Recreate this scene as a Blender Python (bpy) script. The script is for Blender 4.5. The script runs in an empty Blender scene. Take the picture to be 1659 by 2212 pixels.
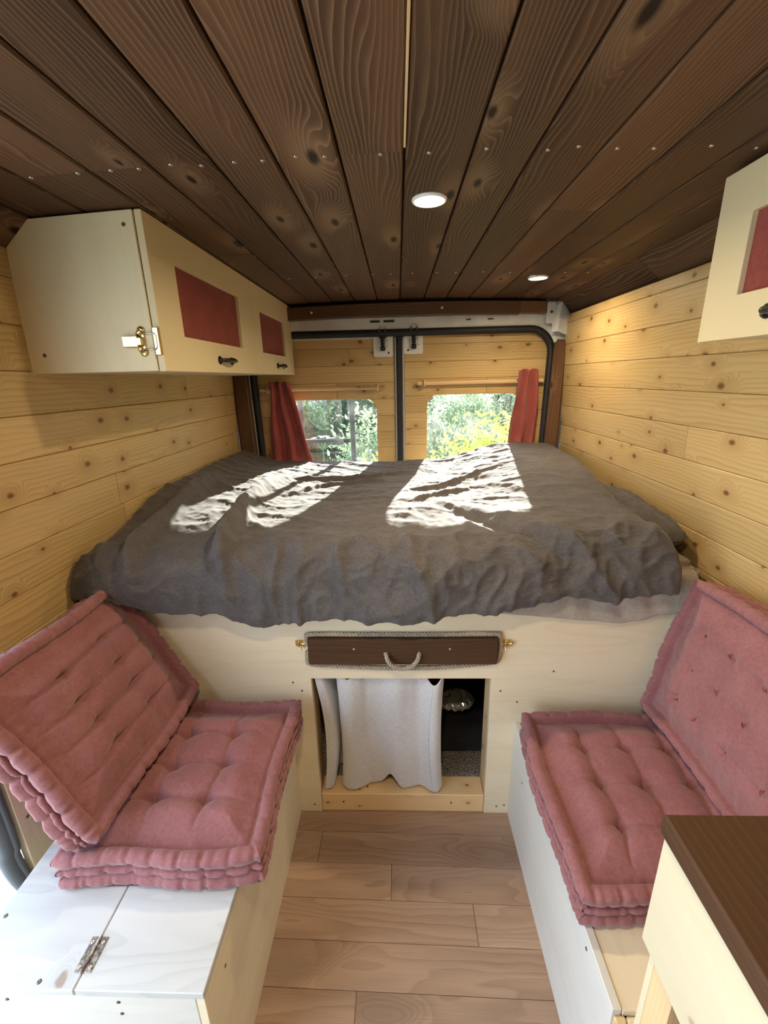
import bpy, bmesh, math, random
import numpy as np
from mathutils import Matrix, Vector
rnd = random.Random(7)
S = bpy.context.scene
COL = S.collection
PI = math.pi

# ------------------------------------------------------------------ helpers
def tag(o, label=None, cat=None, group=None, kind=None):
    if label: o['label'] = label
    if cat: o['category'] = cat
    if group: o['group'] = group
    if kind: o['kind'] = kind
    return o

def empty(name, loc, label=None, cat=None, group=None, kind=None, rot=(0, 0, 0)):
    o = bpy.data.objects.new(name, None); COL.objects.link(o)
    o.location = loc; o.rotation_euler = rot
    o.empty_display_size = .05
    return tag(o, label, cat, group, kind)

def copy_tree(o, parent=None):
    c = o.copy(); COL.objects.link(c)
    if parent: c.parent = parent
    for ch in list(o.children): copy_tree(ch, c)
    return c

class MB:
    """collects verts / faces (+ uv in metres, + per-face board id)"""
    def __init__(s): s.v = []; s.f = []; s.uv = []; s.pid = []; s.sm = []
    def add(s, vs, fs, uvs=None, pid=0., smooth=False):
        b = len(s.v); s.v += [tuple(p) for p in vs]
        for i, f in enumerate(fs):
            s.f.append([b + k for k in f]); s.pid.append(pid); s.sm.append(smooth)
            if uvs is not None: s.uv.append(uvs[i])
            else: s.uv.append([(vs[k][0] + vs[k][2] * .3, vs[k][1] + vs[k][2]) for k in f])
    def box(s, lo, hi, ch=.0015, grain='y', pid=None, seg=1):
        """chamfered box, UV u along grain axis"""
        pid = rnd.random() if pid is None else pid
        bm = bmesh.new(); bmesh.ops.create_cube(bm, size=1)
        d = [hi[i] - lo[i] for i in range(3)]
        for v in bm.verts: v.co = Vector([lo[i] + (v.co[i] + .5) * d[i] for i in range(3)])
        ch = min(ch, min(abs(q) for q in d) * .45)
        if ch > 0: bmesh.ops.bevel(bm, geom=bm.edges[:], offset=ch, segments=seg, affect='EDGES', profile=.5)
        s.bm(bm, grain, pid); return s
    def bm(s, bm, grain='y', pid=0., smooth=False, mtx=None):
        bm.normal_update(); bm.verts.ensure_lookup_table()
        g = 'xyz'.index(grain); vs = [v.co.copy() for v in bm.verts]; fs = []; uvs = []
        ox, oy = pid * 37.7, pid * 11.3
        for f in bm.faces:
            n = [abs(c) for c in f.normal]; a = n.index(max(n))
            o = [i for i in range(3) if i != g]
            c = o[1] if a == o[0] else o[0]
            fs.append([v.index for v in f.verts])
            if a == g: uvs.append([(v.co[o[0]] * .15 + ox, v.co[o[1]] + oy) for v in f.verts])
            else: uvs.append([(v.co[g] + ox, v.co[c] + oy) for v in f.verts])
        if mtx is not None: vs = [mtx @ p for p in vs]
        s.add(vs, fs, uvs, pid, smooth); bm.free()
    def grid(s, P, uv=None, pid=0., smooth=True, close_u=False, close_v=False, flip=False):
        """P[i][j] array (n,m,3)"""
        P = np.asarray(P, float); n, m = P.shape[:2]; vs = P.reshape(-1, 3).tolist()
        U = uv.reshape(-1, 2).tolist() if uv is not None else None
        fs = []; us = []
        for i in range(n if close_u else n - 1):
            for j in range(m if close_v else m - 1):
                i2 = (i + 1) % n; j2 = (j + 1) % m
                f = [i * m + j, i2 * m + j, i2 * m + j2, i * m + j2]
                if flip: f.reverse()
                fs.append(f)
                if U: us.append([U[k] for k in f])
        s.add(vs, fs, us if U else None, pid, smooth)
    def tube(s, path, r, n=10, cap=True, closed=False, pid=0., sx=1., up=None):
        P = [Vector(p) for p in path]; k = len(P)
        rr = r if hasattr(r, '__len__') else [r] * k
        rings = []; side = None
        for i in range(k):
            a = P[(i - 1) % k] if (closed or i > 0) else P[i]
            b = P[(i + 1) % k] if (closed or i < k - 1) else P[i]
            t = (b - a).normalized()
            if side is None:
                h = Vector(up) if up else (Vector((0, 0, 1)) if abs(t.z) < .9 else Vector((1, 0, 0)))
                side = t.cross(h).normalized()
            side = (side - t * side.dot(t)).normalized(); o = t.cross(side)
            rings.append([P[i] + (side * math.cos(q) * sx + o * math.sin(q)) * rr[i] for q in [2 * PI * j / n for j in range(n)]])
        A = np.array([[list(p) for p in rg] for rg in rings])
        s.grid(A, pid=pid, close_u=closed, close_v=True, flip=True)
        if cap and not closed:
            b = len(s.v) - k * n
            s.f.append([b + j for j in range(n)]); s.pid.append(pid); s.sm.append(False); s.uv.append([(0, 0)] * n)
            e = b + (k - 1) * n
            s.f.append([e + j for j in reversed(range(n))]); s.pid.append(pid); s.sm.append(False); s.uv.append([(0, 0)] * n)
        return s
    def cyl(s, c, axis, r, h, n=20, r2=None, ch=0):
        a = Vector(axis).normalized(); c = Vector(c)
        r2 = r if r2 is None else r2
        s.tube([c, c + a * h], [r, r2], n); return s
    def lathe(s, c, axis, prof, n=24):
        a = Vector(axis).normalized(); c = Vector(c)
        h = Vector((1, 0, 0)) if abs(a.x) < .9 else Vector((0, 1, 0))
        p = a.cross(h).normalized(); q = a.cross(p)
        A = np.array([[list(c + a * z + (p * math.cos(t) + q * math.sin(t)) * r) for t in [2 * PI * j / n for j in range(n)]] for r, z in prof])
        s.grid(A, close_v=True); return s
    def build(s, name, mat, parent=None, kind=None):
        me = bpy.data.meshes.new(name); me.from_pydata(s.v, [], s.f)
        me.polygons.foreach_set('use_smooth', s.sm)
        ul = me.uv_layers.new(name='UVMap')
        ul.data.foreach_set('uv', [c for f in s.uv for p in f for c in p])
        at = me.attributes.new('pid', 'FLOAT', 'FACE'); at.data.foreach_set('value', s.pid)
        me.materials.append(mat); me.update()
        o = bpy.data.objects.new(name, me); COL.objects.link(o)
        if parent: o.parent = parent
        if kind: o['kind'] = kind
        return o

def mod_solid(o, t, off=0.):
    m = o.modifiers.new('thick', 'SOLIDIFY'); m.thickness = t; m.offset = off; return o

# vectorised gradient-ish noise in numpy
def vnoise(x, y, seed=0):
    x = np.asarray(x, float); y = np.asarray(y, float)
    xi = np.floor(x).astype(np.int64); yi = np.floor(y).astype(np.int64)
    xf = x - xi; yf = y - yi
    def h(a, b):
        n = (a * 374761393 + b * 668265263 + seed * 1442695041) & 0xffffffff
        n = ((n ^ (n >> 13)) * 1274126177) & 0xffffffff
        n = (n ^ (n >> 16)) & 0xffff
        t = n / 65535. * 2 * PI
        return np.cos(t), np.sin(t)
    def g(a, b, dx, dy):
        c, s_ = h(a, b); return c * dx + s_ * dy
    u = xf ** 3 * (xf * (xf * 6 - 15) + 10); v = yf ** 3 * (yf * (yf * 6 - 15) + 10)
    n00 = g(xi, yi, xf, yf); n10 = g(xi + 1, yi, xf - 1, yf)
    n01 = g(xi, yi + 1, xf, yf - 1); n11 = g(xi + 1, yi + 1, xf - 1, yf - 1)
    return (n00 * (1 - u) + n10 * u) * (1 - v) + (n01 * (1 - u) + n11 * u) * v
def fbm(x, y, seed=0, o=4, g=.5):
    r = 0; a = 1.
    for i in range(o):
        r = r + a * vnoise(x * 2 ** i, y * 2 ** i, seed + i * 17); a *= g
    return r
def sst(a, b, x):
    t = np.clip((np.asarray(x, float) - a) / (b - a), 0, 1); return t * t * (3 - 2 * t)

# ------------------------------------------------------------------ materials
class NT:
    def __init__(s, name):
        s.m = bpy.data.materials.new(name); s.m.use_nodes = True
        s.t = s.m.node_tree; s.t.nodes.clear()
        s.out = s.t.nodes.new('ShaderNodeOutputMaterial')
    def n(s, typ, **k):
        nd = s.t.nodes.new(typ)
        for a, b in k.items(): setattr(nd, a, b)
        return nd
    def put(s, sock, v):
        if isinstance(v, bpy.types.NodeSocket): s.t.links.new(v, sock)
        else: sock.default_value = v
    def math(s, op, a, b=None, c=None, clamp=False):
        nd = s.n('ShaderNodeMath', operation=op, use_clamp=clamp)
        for i, q in enumerate((a, b, c)):
            if q is not None: s.put(nd.inputs[i], q)
        return nd.outputs[0]
    def vec(s, x, y, z=0.):
        nd = s.n('ShaderNodeCombineXYZ'); s.put(nd.inputs[0], x); s.put(nd.inputs[1], y); s.put(nd.inputs[2], z); return nd.outputs[0]
    def noise(s, v, scale=1., detail=3., rough=.5, dist=0.):
        nd = s.n('ShaderNodeTexNoise'); s.put(nd.inputs['Vector'], v); nd.inputs['Scale'].default_value = scale
        nd.inputs['Detail'].default_value = detail; nd.inputs['Roughness'].default_value = rough; nd.inputs['Distortion'].default_value = dist
        return nd.outputs['Fac']
    def ramp(s, f, stops, interp='LINEAR'):
        nd = s.n('ShaderNodeValToRGB'); s.put(nd.inputs[0], f); r = nd.color_ramp; r.interpolation = interp
        while len(r.elements) < len(stops): r.elements.new(.5)
        for e, (p, c) in zip(r.elements, stops):
            e.position = p; e.color = (*c, 1) if len(c) == 3 else c
        return nd.outputs[0]
    def sm(s, x, a, b):
        nd = s.n('ShaderNodeMapRange', interpolation_type='SMOOTHSTEP'); s.put(nd.inputs[0], x)
        nd.inputs[1].default_value = a; nd.inputs[2].default_value = b; return nd.outputs[0]
    def mix(s, f, a, b, mode='MIX'):
        nd = s.n('ShaderNodeMix', data_type='RGBA', blend_type=mode); s.put(nd.inputs[0], f)
        for i, q in ((6, a), (7, b)):
            s.put(nd.inputs[i], q if isinstance(q, bpy.types.NodeSocket) else (*q, 1))
        return nd.outputs[2]
    def bump(s, h, st, dist=.002):
        nd = s.n('ShaderNodeBump'); s.put(nd.inputs['Height'], h); nd.inputs['Strength'].default_value = st; nd.inputs['Distance'].default_value = dist
        return nd.outputs[0]
    def bsdf(s, col, rough=.5, metal=0., normal=None, spec=.5, **kw):
        nd = s.n('ShaderNodeBsdfPrincipled')
        s.put(nd.inputs['Base Color'], col if isinstance(col, bpy.types.NodeSocket) else (*col, 1))
        s.put(nd.inputs['Roughness'], rough); nd.inputs['Metallic'].default_value = metal
        nd.inputs['Specular IOR Level'].default_value = spec
        if normal is not None: s.put(nd.inputs['Normal'], normal)
        for k, v in kw.items(): nd.inputs[k.replace('_', ' ')].default_value = v
        s.t.links.new(nd.outputs[0], s.out.inputs[0]); return nd

def plain(name, col, rough=.5, metal=0., spec=.5, nscale=0, namt=.0, bump=0.):
    t = NT(name)
    if nscale:
        tc = t.n('ShaderNodeTexCoord'); f = t.noise(tc.outputs['Object'], nscale, 4)
        c = t.mix(t.sm(f, .35, .65), [q * (1 - namt) for q in col], [min(1, q * (1 + namt)) for q in col])
        t.bsdf(c, rough, metal, t.bump(f, bump, .002) if bump else None, spec)
    else: t.bsdf(col, rough, metal, None, spec)
    return t.m

def wood(name, light, dark, line, knotc, rings=75., knots=.5, kscale=(5., 8.), warp=5., rough=.5, spec=.35,
         lineamt=.6, vary=.25, bump=.25, lowf=.5, ksize=1., linepow=2.5, fiber=.12, spots=()):
    t = NT(name)
    uv = t.n('ShaderNodeUVMap', uv_map='UVMap').outputs[0]
    sp = t.n('ShaderNodeSeparateXYZ'); t.put(sp.inputs[0], uv); u, v = sp.outputs[0], sp.outputs[1]
    pid = t.n('ShaderNodeAttribute', attribute_name='pid').outputs['Fac']
    # knots
    vo = t.n('ShaderNodeTexVoronoi', voronoi_dimensions='2D', feature='F1')
    t.put(vo.inputs['Vector'], t.vec(t.math('MULTIPLY', u, kscale[0]), t.math('MULTIPLY', v, kscale[1])))
    vo.inputs['Scale'].default_value = 1.
    sc = t.n('ShaderNodeSeparateColor'); t.put(sc.inputs[0], vo.outputs['Color'])
    keep = t.math('GREATER_THAN', sc.outputs[0], 1 - knots)
    ve = t.n('ShaderNodeTexVoronoi', voronoi_dimensions='2D', feature='DISTANCE_TO_EDGE')
    t.put(ve.inputs['Vector'], t.vec(t.math('MULTIPLY', u, kscale[0]), t.math('MULTIPLY', v, kscale[1]))); ve.inputs['Scale'].default_value = 1.
    keep = t.math('MULTIPLY', keep, t.sm(ve.outputs['Distance'], .0, .14))
    size = t.math('MULTIPLY_ADD', sc.outputs[1], .8, .45)
    d = t.math('DIVIDE', vo.outputs['Distance'], t.math('MULTIPLY', size, ksize))
    halo = t.math('MULTIPLY', t.sm(d, .40, .04), keep)
    core = t.math('MULTIPLY', t.sm(d, .095, .03), keep)
    for su, sv, ru, rv in spots:                          # single large knots
        n_ = t.noise(t.vec(t.math('MULTIPLY', u, 60.), t.math('MULTIPLY', v, 60.)), 1., 3.)
        a_ = t.math('DIVIDE', t.math('SUBTRACT', u, su), ru); b_ = t.math('DIVIDE', t.math('SUBTRACT', v, sv), rv)
        r_ = t.math('ADD', t.math('SQRT', t.math('ADD', t.math('MULTIPLY', a_, a_), t.math('MULTIPLY', b_, b_))), t.math('MULTIPLY', t.math('SUBTRACT', n_, .5), 1.1))
        core = t.math('MAXIMUM', core, t.math('MULTIPLY', t.sm(r_, 1.05, .45), .75)); halo = t.math('MAXIMUM', halo, t.math('MULTIPLY', t.sm(r_, 3.2, .6), .8))
    # grain
    w = t.noise(t.vec(t.math('MULTIPLY', u, 1.3), t.math('MULTIPLY', v, 7.)), 1., 2.)
    w2 = t.noise(t.vec(t.math('MULTIPLY', u, 6.), t.math('MULTIPLY', v, 22.)), 1., 2.)
    ph = t.math('MULTIPLY_ADD', v, rings, t.math('MULTIPLY', w, warp))
    ph = t.math('ADD', ph, t.math('MULTIPLY', w2, .9))
    ph = t.math('ADD', ph, t.math('MULTIPLY', halo, 4.5))
    fr = t.math('FRACT', ph)
    ln = t.math('POWER', fr, linepow)                     # sharp latewood line
    ln = t.math('MULTIPLY', ln, t.sm(fr, 1.0, .93))
    fib = t.noise(t.vec(t.math('MULTIPLY', u, 9.), t.math('MULTIPLY', v, 420.)), 1., 2.)
    low = t.noise(t.vec(t.math('MULTIPLY', u, 1.1), t.math('MULTIPLY', v, 9.)), 1., 3.)
    c = t.mix(t.math('MULTIPLY', t.sm(low, .3, .7), lowf), light, dark)
    la = t.math('MULTIPLY', ln, t.math('MULTIPLY_ADD', t.sm(low, .3, .75), .6, .4))
    c = t.mix(t.math('MULTIPLY', la, lineamt), c, line)
    c = t.mix(t.math('MULTIPLY', halo, .35), c, line)
    c = t.mix(core, c, knotc)
    k = t.math('ADD', t.math('MULTIPLY', t.math('SUBTRACT', fib, .5), fiber), t.math('MULTIPLY', t.math('SUBTRACT', pid, .5), vary))
    hs = t.n('ShaderNodeHueSaturation'); t.put(hs.inputs['Color'], c); t.put(hs.inputs['Value'], t.math('ADD', k, 1.))
    t.bsdf(hs.outputs[0], rough, 0, t.bump(t.math('ADD', t.math('MULTIPLY', ln, .6), fib), bump, .0006), spec)
    return t.m

def fabric(name, col, col2, rough=.95, weave=900., amt=.25, sheen=.2, mott=14., bstr=.35):
    t = NT(name)
    tc = t.n('ShaderNodeTexCoord').outputs['Object']
    uv = t.n('ShaderNodeUVMap', uv_map='UVMap').outputs[0]
    a = t.noise(tc, mott, 4); b = t.noise(tc, mott * 9, 3)
    sp = t.n('ShaderNodeSeparateXYZ'); t.put(sp.inputs[0], uv)
    w1 = t.noise(t.vec(t.math('MULTIPLY', sp.outputs[0], weave), t.math('MULTIPLY', sp.outputs[1], weave * .12)), 1., 2.)
    w2 = t.noise(t.vec(t.math('MULTIPLY', sp.outputs[0], weave * .12), t.math('MULTIPLY', sp.outputs[1], weave)), 1., 2.)
    f = t.math('ADD', t.math('MULTIPLY', a, .5), t.math('MULTIPLY', b, .5))
    wv = t.math('MULTIPLY', t.math('ADD', w1, w2), .5)
    c = t.mix(t.sm(f, .36, .64), col, col2)
    c = t.mix(t.math('MULTIPLY', t.sm(wv, .4, .62), amt), c, [q * .62 for q in col])
    t.bsdf(c, rough, 0, t.bump(wv, bstr, .0012), .2, Sheen_Weight=sheen)
    return t.m

M = {}
M['pine'] = wood('pine_boards', (.585, .415, .185), (.515, .345, .140), (.345, .185, .062), (.17, .080, .028), rings=75, knots=.62, kscale=(6.5, 10.), warp=6.5, rough=.42, vary=.20, lineamt=.8, ksize=1.1, fiber=.22)
M['pine_soft'] = wood('pine_batten', (.80, .57, .31), (.74, .49, .24), (.60, .36, .16), (.22, .1, .04), rings=120, knots=.5, kscale=(8, 14), warp=4, rough=.5, lineamt=.5)
M['dark'] = wood('dark_stained_boards', (.112, .056, .028), (.046, .022, .012), (.36, .22, .115), (.020, .011, .008), rings=125, knots=.42, kscale=(3.2, 9.), warp=15., rough=.55, vary=.55, lineamt=.6, linepow=3.2, spec=.15, lowf=.95, ksize=1.25, fiber=.6)
M['trim'] = wood('dark_stained_trim', (.140, .070, .033), (.080, .038, .018), (.25, .14, .07), (.03, .014, .008), rings=100, knots=.35, kscale=(4., 10.), warp=8., rough=.45, vary=.4, lineamt=.5, lowf=.9, fiber=.4)
M['walnut'] = wood('dark_worktop', (.078, .038, .018), (.048, .022, .011), (.13, .068, .034), (.03, .015, .01), rings=70, knots=.1, warp=7., rough=.5, spec=.25, fiber=.4, vary=.1, lineamt=.4)
M['ply'] = wood('pale_poplar_ply', (.80, .70, .47), (.76, .65, .42), (.66, .55, .38), (.40, .28, .17), rings=16, knots=.06, kscale=(2.3, 3.5), warp=9., rough=.5, vary=.05, lineamt=.25, lowf=.8, bump=.1, fiber=.05)
M['ply_lid'] = wood('darkened_whitewashed_lid', (.64, .635, .60), (.56, .555, .53), (.40, .37, .32), (.30, .2, .13), rings=14, knots=.14, kscale=(3., 4.), warp=12., rough=.5, vary=.04, lineamt=.45, lowf=1., bump=.1, fiber=.08, spots=[(-.602 + .71 * 37.7, .4675 + .71 * 11.3, .011, .016)])  # grey-streaked whitewash, base darkened to offset strong daylight on the lid
M['ply_counter'] = wood('knotty_poplar_front', (.71, .62, .43), (.67, .58, .39), (.62, .50, .33), (.34, .23, .13), rings=18, knots=.10, kscale=(2.5, 3.5), warp=12., rough=.5, vary=.05, lineamt=.35, lowf=.9, bump=.1, fiber=.06, spots=[(.325 + .52 * 37.7, 0.622 + .52 * 11.3, .026, .011)])
M['ply_front'] = wood('pale_poplar_panel', (.86, .75, .545), (.82, .705, .495), (.62, .52, .37), (.40, .28, .17), rings=16, knots=.06, kscale=(2.3, 3.5), warp=9., rough=.5, vary=.05, lineamt=.3, lowf=.9, bump=.1, fiber=.06)
M['plywhite'] = wood('whitewashed_poplar_ply', (.73, .71, .65), (.68, .66, .60), (.60, .54, .45), (.32, .2, .13), rings=14, knots=.10, kscale=(2.4, 3.5), warp=10., rough=.5, vary=.04, lineamt=.3, lowf=.9, bump=.1, fiber=.05)
M['mdf'] = wood('cream_door_board', (.74, .625, .385), (.72, .60, .365), (.72, .58, .36), (.6, .4, .25), rings=10, knots=0., warp=6., rough=.5, vary=.03, lineamt=.12, bump=.05, fiber=.04)
M['floor'] = wood('oak_vinyl', (.455, .305, .215), (.335, .215, .145), (.165, .095, .06), (.30, .2, .14), rings=30, knots=.35, kscale=(1.8, 5.), warp=13., rough=.42, vary=.20, lineamt=.55, linepow=1.6, lowf=.9, bump=.15, ksize=1.6, fiber=.35)
M['rose'] = fabric('dusty_rose_cotton', (.275, .107, .110), (.335, .140, .142), amt=.3, sheen=.25)
M['curtain_red'] = fabric('brick_red_cotton', (.30, .062, .052), (.38, .088, .072), amt=.35, weave=1200)
M['panel_red'] = fabric('brick_red_panel_cloth', (.25, .058, .047), (.31, .082, .065), amt=.45, weave=1500, sheen=.05)
M['charcoal'] = fabric('charcoal_linen', (.086, .074, .071), (.122, .107, .102), amt=.45, weave=700, sheen=.12, mott=20, bstr=.5)
M['taupe'] = fabric('taupe_cotton', (.36, .31, .26), (.44, .385, .325), amt=.2)
M['greycloth'] = fabric('pale_grey_linen', (.70, .69, .69), (.74, .73, .73), amt=.4, weave=600)
M['black_cloth'] = fabric('black_cloth', (.012, .011, .014), (.02, .02, .022), amt=.2, sheen=.05)
M['rope'] = fabric('natural_rope', (.40, .33, .25), (.52, .44, .34), amt=.4, weave=2500)
M['carpet'] = plain('tweed_carpet', (.22, .195, .165), .95, nscale=230, namt=.8, bump=1.)
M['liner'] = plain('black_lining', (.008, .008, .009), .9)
M['gap'] = plain('dark_backing', (.010, .006, .004), .9)
M['white'] = plain('white_van_paint', (.62, .62, .60), .35, nscale=9, namt=.09)
M['white_metal'] = plain('white_powder_metal', (.74, .73, .70), .35)
M['greymetal'] = plain('grey_door_edge', (.42, .44, .45), .35, .3)
M['rubber'] = plain('black_rubber', (.010, .010, .011), .6, nscale=60, namt=.3)
M['greyrubber'] = plain('grey_rubber', (.085, .095, .105), .55)
M['black'] = plain('black_cast_iron', (.013, .012, .012), .35, .3)
M['blackplastic'] = plain('black_plastic', (.02, .02, .024), .22)
M['ladder'] = plain('black_powder_coat', (.006, .007, .009), .6, spec=.15)
M['brass'] = plain('brass', (.80, .62, .28), .28, 1.)
M['steel'] = plain('steel', (.62, .60, .56), .3, 1.)
M['rusty'] = plain('old_hinge_metal', (.34, .29, .23), .42, .9, nscale=140, namt=.5)
M['screw'] = plain('dark_screw', (.16, .13, .10), .4, .8)
M['ring'] = plain('lamp_ring', (.85, .83, .78), .35)
M['linen_panel'] = plain('cream_side_panel', (.78, .68, .45), .55, nscale=6, namt=.05)
M['asphalt'] = plain('outside_ground', (.30, .32, .22), .95, nscale=3, namt=.4)
M['concrete'] = plain('pale_paving', (.70, .69, .66), .9, nscale=8, namt=.15)

def glow(name, col, st):
    t = NT(name); e = t.n('ShaderNodeEmission'); e.inputs[0].default_value = (*col, 1); e.inputs[1].default_value = st
    t.t.links.new(e.outputs[0], t.out.inputs[0]); return t.m
M['lamp'] = glow('lamp_lens', (1., .83, .58), 26.)

def glassmat():
    t = NT('dusty_hazed_glass')
    tc = t.n('ShaderNodeTexCoord').outputs['Object']
    a = t.noise(tc, 5., 5, .6, .8); b = t.noise(tc, 60., 3)
    f = t.math('MULTIPLY', t.sm(a, .42, .72), t.math('MULTIPLY_ADD', b, .5, .5))  # patchy dust, also standing in for reflection haze on the left pane
    tr = t.n('ShaderNodeBsdfTransparent'); tr.inputs[0].default_value = (.93, .96, .95, 1)
    tl = t.n('ShaderNodeBsdfTranslucent'); tl.inputs[0].default_value = (.75, .78, .78, 1)
    gl = t.n('ShaderNodeBsdfGlossy'); gl.inputs['Roughness'].default_value = .03
    m1 = t.n('ShaderNodeMixShader'); t.put(m1.inputs[0], t.math('MULTIPLY_ADD', f, .030, .004)); t.t.links.new(tr.outputs[0], m1.inputs[1]); t.t.links.new(tl.outputs[0], m1.inputs[2])
    fz = t.n('ShaderNodeFresnel'); fz.inputs[0].default_value = 1.45
    m2 = t.n('ShaderNodeMixShader'); t.put(m2.inputs[0], t.math('MULTIPLY', fz.outputs[0], .8)); t.t.links.new(m1.outputs[0], m2.inputs[1]); t.t.links.new(gl.outputs[0], m2.inputs[2])
    t.t.links.new(m2.outputs[0], t.out.inputs[0]); return t.m
M['glass'] = glassmat()

def plasticmat():
    t = NT('clear_plastic_film')
    tr = t.n('ShaderNodeBsdfTransparent'); gl = t.n('ShaderNodeBsdfGlossy'); gl.inputs['Roughness'].default_value = .12
    df = t.n('ShaderNodeBsdfDiffuse'); df.inputs[0].default_value = (.7, .68, .66, 1)
    a = t.n('ShaderNodeMixShader'); a.inputs[0].default_value = .35; t.t.links.new(tr.outputs[0], a.inputs[1]); t.t.links.new(df.outputs[0], a.inputs[2])
    b = t.n('ShaderNodeMixShader'); b.inputs[0].default_value = .3; t.t.links.new(a.outputs[0], b.inputs[1]); t.t.links.new(gl.outputs[0], b.inputs[2])
    t.t.links.new(b.outputs[0], t.out.inputs[0]); return t.m
M['film'] = plasticmat()

def leafmat(name, c1, c2, tl=.45):
    t = NT(name)
    pid = t.n('ShaderNodeAttribute', attribute_name='pid').outputs['Fac']
    c = t.mix(pid, c1, c2)
    d = t.n('ShaderNodeBsdfDiffuse'); t.put(d.inputs[0], c)
    r = t.n('ShaderNodeBsdfTranslucent'); t.put(r.inputs[0], c)
    m = t.n('ShaderNodeMixShader'); m.inputs[0].default_value = tl
    t.t.links.new(d.outputs[0], m.inputs[1]); t.t.links.new(r.outputs[0], m.inputs[2]); t.t.links.new(m.outputs[0], t.out.inputs[0])
    return t.m
M['leaf_dark'] = leafmat('dark_green_leaves', (.020, .045, .020), (.070, .115, .045))
M['leaf_mid'] = leafmat('grey_green_leaves', (.14, .20, .10), (.34, .40, .24))
M['leaf_yellow'] = leafmat('yellow_green_leaves', (.30, .38, .04), (.55, .58, .10))
M['bark'] = plain('bark', (.12, .09, .07), .9)
M['petal'] = plain('white_petals', (.8, .8, .76), .8)

# ------------------------------------------------------------------ camera
H = 1.40
cd = bpy.data.cameras.new('camera'); cam = bpy.data.objects.new('camera', cd); COL.objects.link(cam)
cd.sensor_fit = 'HORIZONTAL'; cd.sensor_width = 36.; cd.lens = 36. * 938.46 / 1659.
cd.clip_start = .02; cd.clip_end = 200
p_, y_, r_ = .29914459, .0366805, -.02391947
fw = Vector((-math.sin(y_) * math.cos(p_), math.cos(y_) * math.cos(p_), -math.sin(p_)))
rt = Vector((math.cos(y_), math.sin(y_), 0)); up = rt.cross(fw)
r2 = rt * math.cos(r_) + up * math.sin(r_); u2 = -rt * math.sin(r_) + up * math.cos(r_)
mt = Matrix(((r2.x, u2.x, -fw.x, 0), (r2.y, u2.y, -fw.y, 0), (r2.z, u2.z, -fw.z, H), (0, 0, 0, 1)))
cam.matrix_world = mt; S.camera = cam

# ------------------------------------------------------------------ boards laid on a mapped surface
def boards(mb, items, fn, gap=.0015, ch=.0025, th=.012, nseg=6):
    """items (s0,s1,t0,t1); fn(s,t,n)->xyz, n positive into the room"""
    for s0, s1, t0, t1 in items:
        pid = rnd.random()
        prof = [(t0 + gap, -th), (t0 + gap, -ch), (t0 + gap + ch, 0), (t1 - gap - ch, 0), (t1 - gap, -ch), (t1 - gap, -th)]
        ss = [s0 + .0006, s0 + .0016] + [s0 + (s1 - s0) * k / nseg for k in range(1, nseg)] + [s1 - .0016, s1 - .0006]
        P = []; U = []
        for i, q in enumerate(ss):
            e = -.001 if i in (0, len(ss) - 1) else 0
            P.append([fn(q, t, n + e) for t, n in prof]); U.append([(q + pid * 53., t + pid * 19. + (n if n < -.005 else 0)) for t, n in prof])
        mb.grid(np.array(P), np.array(U), pid, smooth=False)

XR, XL = .868, -.872
def zceil(x):
    a = abs(x)
    z = 1.768 - .020 * (a / .78) ** 2
    if a > .78: z = 1.748 - (a - .78) * .82
    return z
YB = 1.1025    # face of the bed base
YE = 2.36      # end of side walls / ceiling

# ---- floor
mb = MB()
mb.box((-.96, -1.7, -.04), (.9, 1.13, -.008), 0)
rows = [1.122, 1.031, .936, .8415, .7455, .6505, .556, .461, .366, .271, .176, .081, -.014, -.109, -.204, -.3, -.4, -.5, -.6, -.7, -.8, -.9, -1., -1.1, -1.2, -1.3, -1.4, -1.5, -1.6, -1.7]
jl = {0: [], 1: [-.262], 2: [-.037], 3: [.19], 4: [], 5: [-.117]}
it = []
for k in range(len(rows) - 1):
    xs = [-.9] + (jl[k] if k in jl else [rnd.uniform(-.5, .5)]) + [.9]
    for a, b in zip(xs, xs[1:]): it.append((a, b, rows[k + 1], rows[k]))
boards(mb, it, lambda s, t, n: (s, t + .018 * -s, n), gap=.0004, ch=.0007, th=.007)
fl = mb.build('floor', M['floor'], kind='structure')

# ---- ceiling
seams = [-.872, -.785, -.664, -.538, -.428, -.317, -.208, -.0955, .017, .135, .242, .355, .472, .582, .682, .775, .868]
joints = {2: [.89], 3: [.89, 1.45], 4: [1.72], 7: [.893], 11: [1.19], 13: [1.60], 12: [1.36], 0: [1.3], 15: [1.6]}
mb = MB()
def cfn(s, t, n):
    return (t, s, zceil(t) - n)
it = []
for k in range(len(seams) - 1):
    ys = [-1.6] + joints.get(k, []) + [YE]
    for a, b in zip(ys, ys[1:]): it.append((a, b, seams[k], seams[k + 1]))
boards(mb, it, cfn, gap=.0022, ch=.003, th=.012, nseg=5)
ce = mb.build('ceiling', M['dark'], kind='structure')
mb = MB()
P = np.array([[(x, y, zceil(x) + .011) for y in (-1.6, YE)] for x in np.linspace(-.9, .9, 41)])
mb.grid(P); mb.grid(P + np.array([0, 0, .02]), flip=True); mb.build('backing', M['gap'], ce)
mb = MB(); mb.box((.0150, -1.6, zceil(0) - .0012), (.0187, .874, zceil(0) + .008), .0005); mb.build('pale_strip', M['pine_soft'], ce)
def screw_head(mb, c, ax, r):
    mb.lathe(c, ax, [(r * .99, -.001), (r, .0004), (r * .8, .0012), (r * .35, .0014), (r * .25, .0006), (.0001, .0006)], 12)
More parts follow.
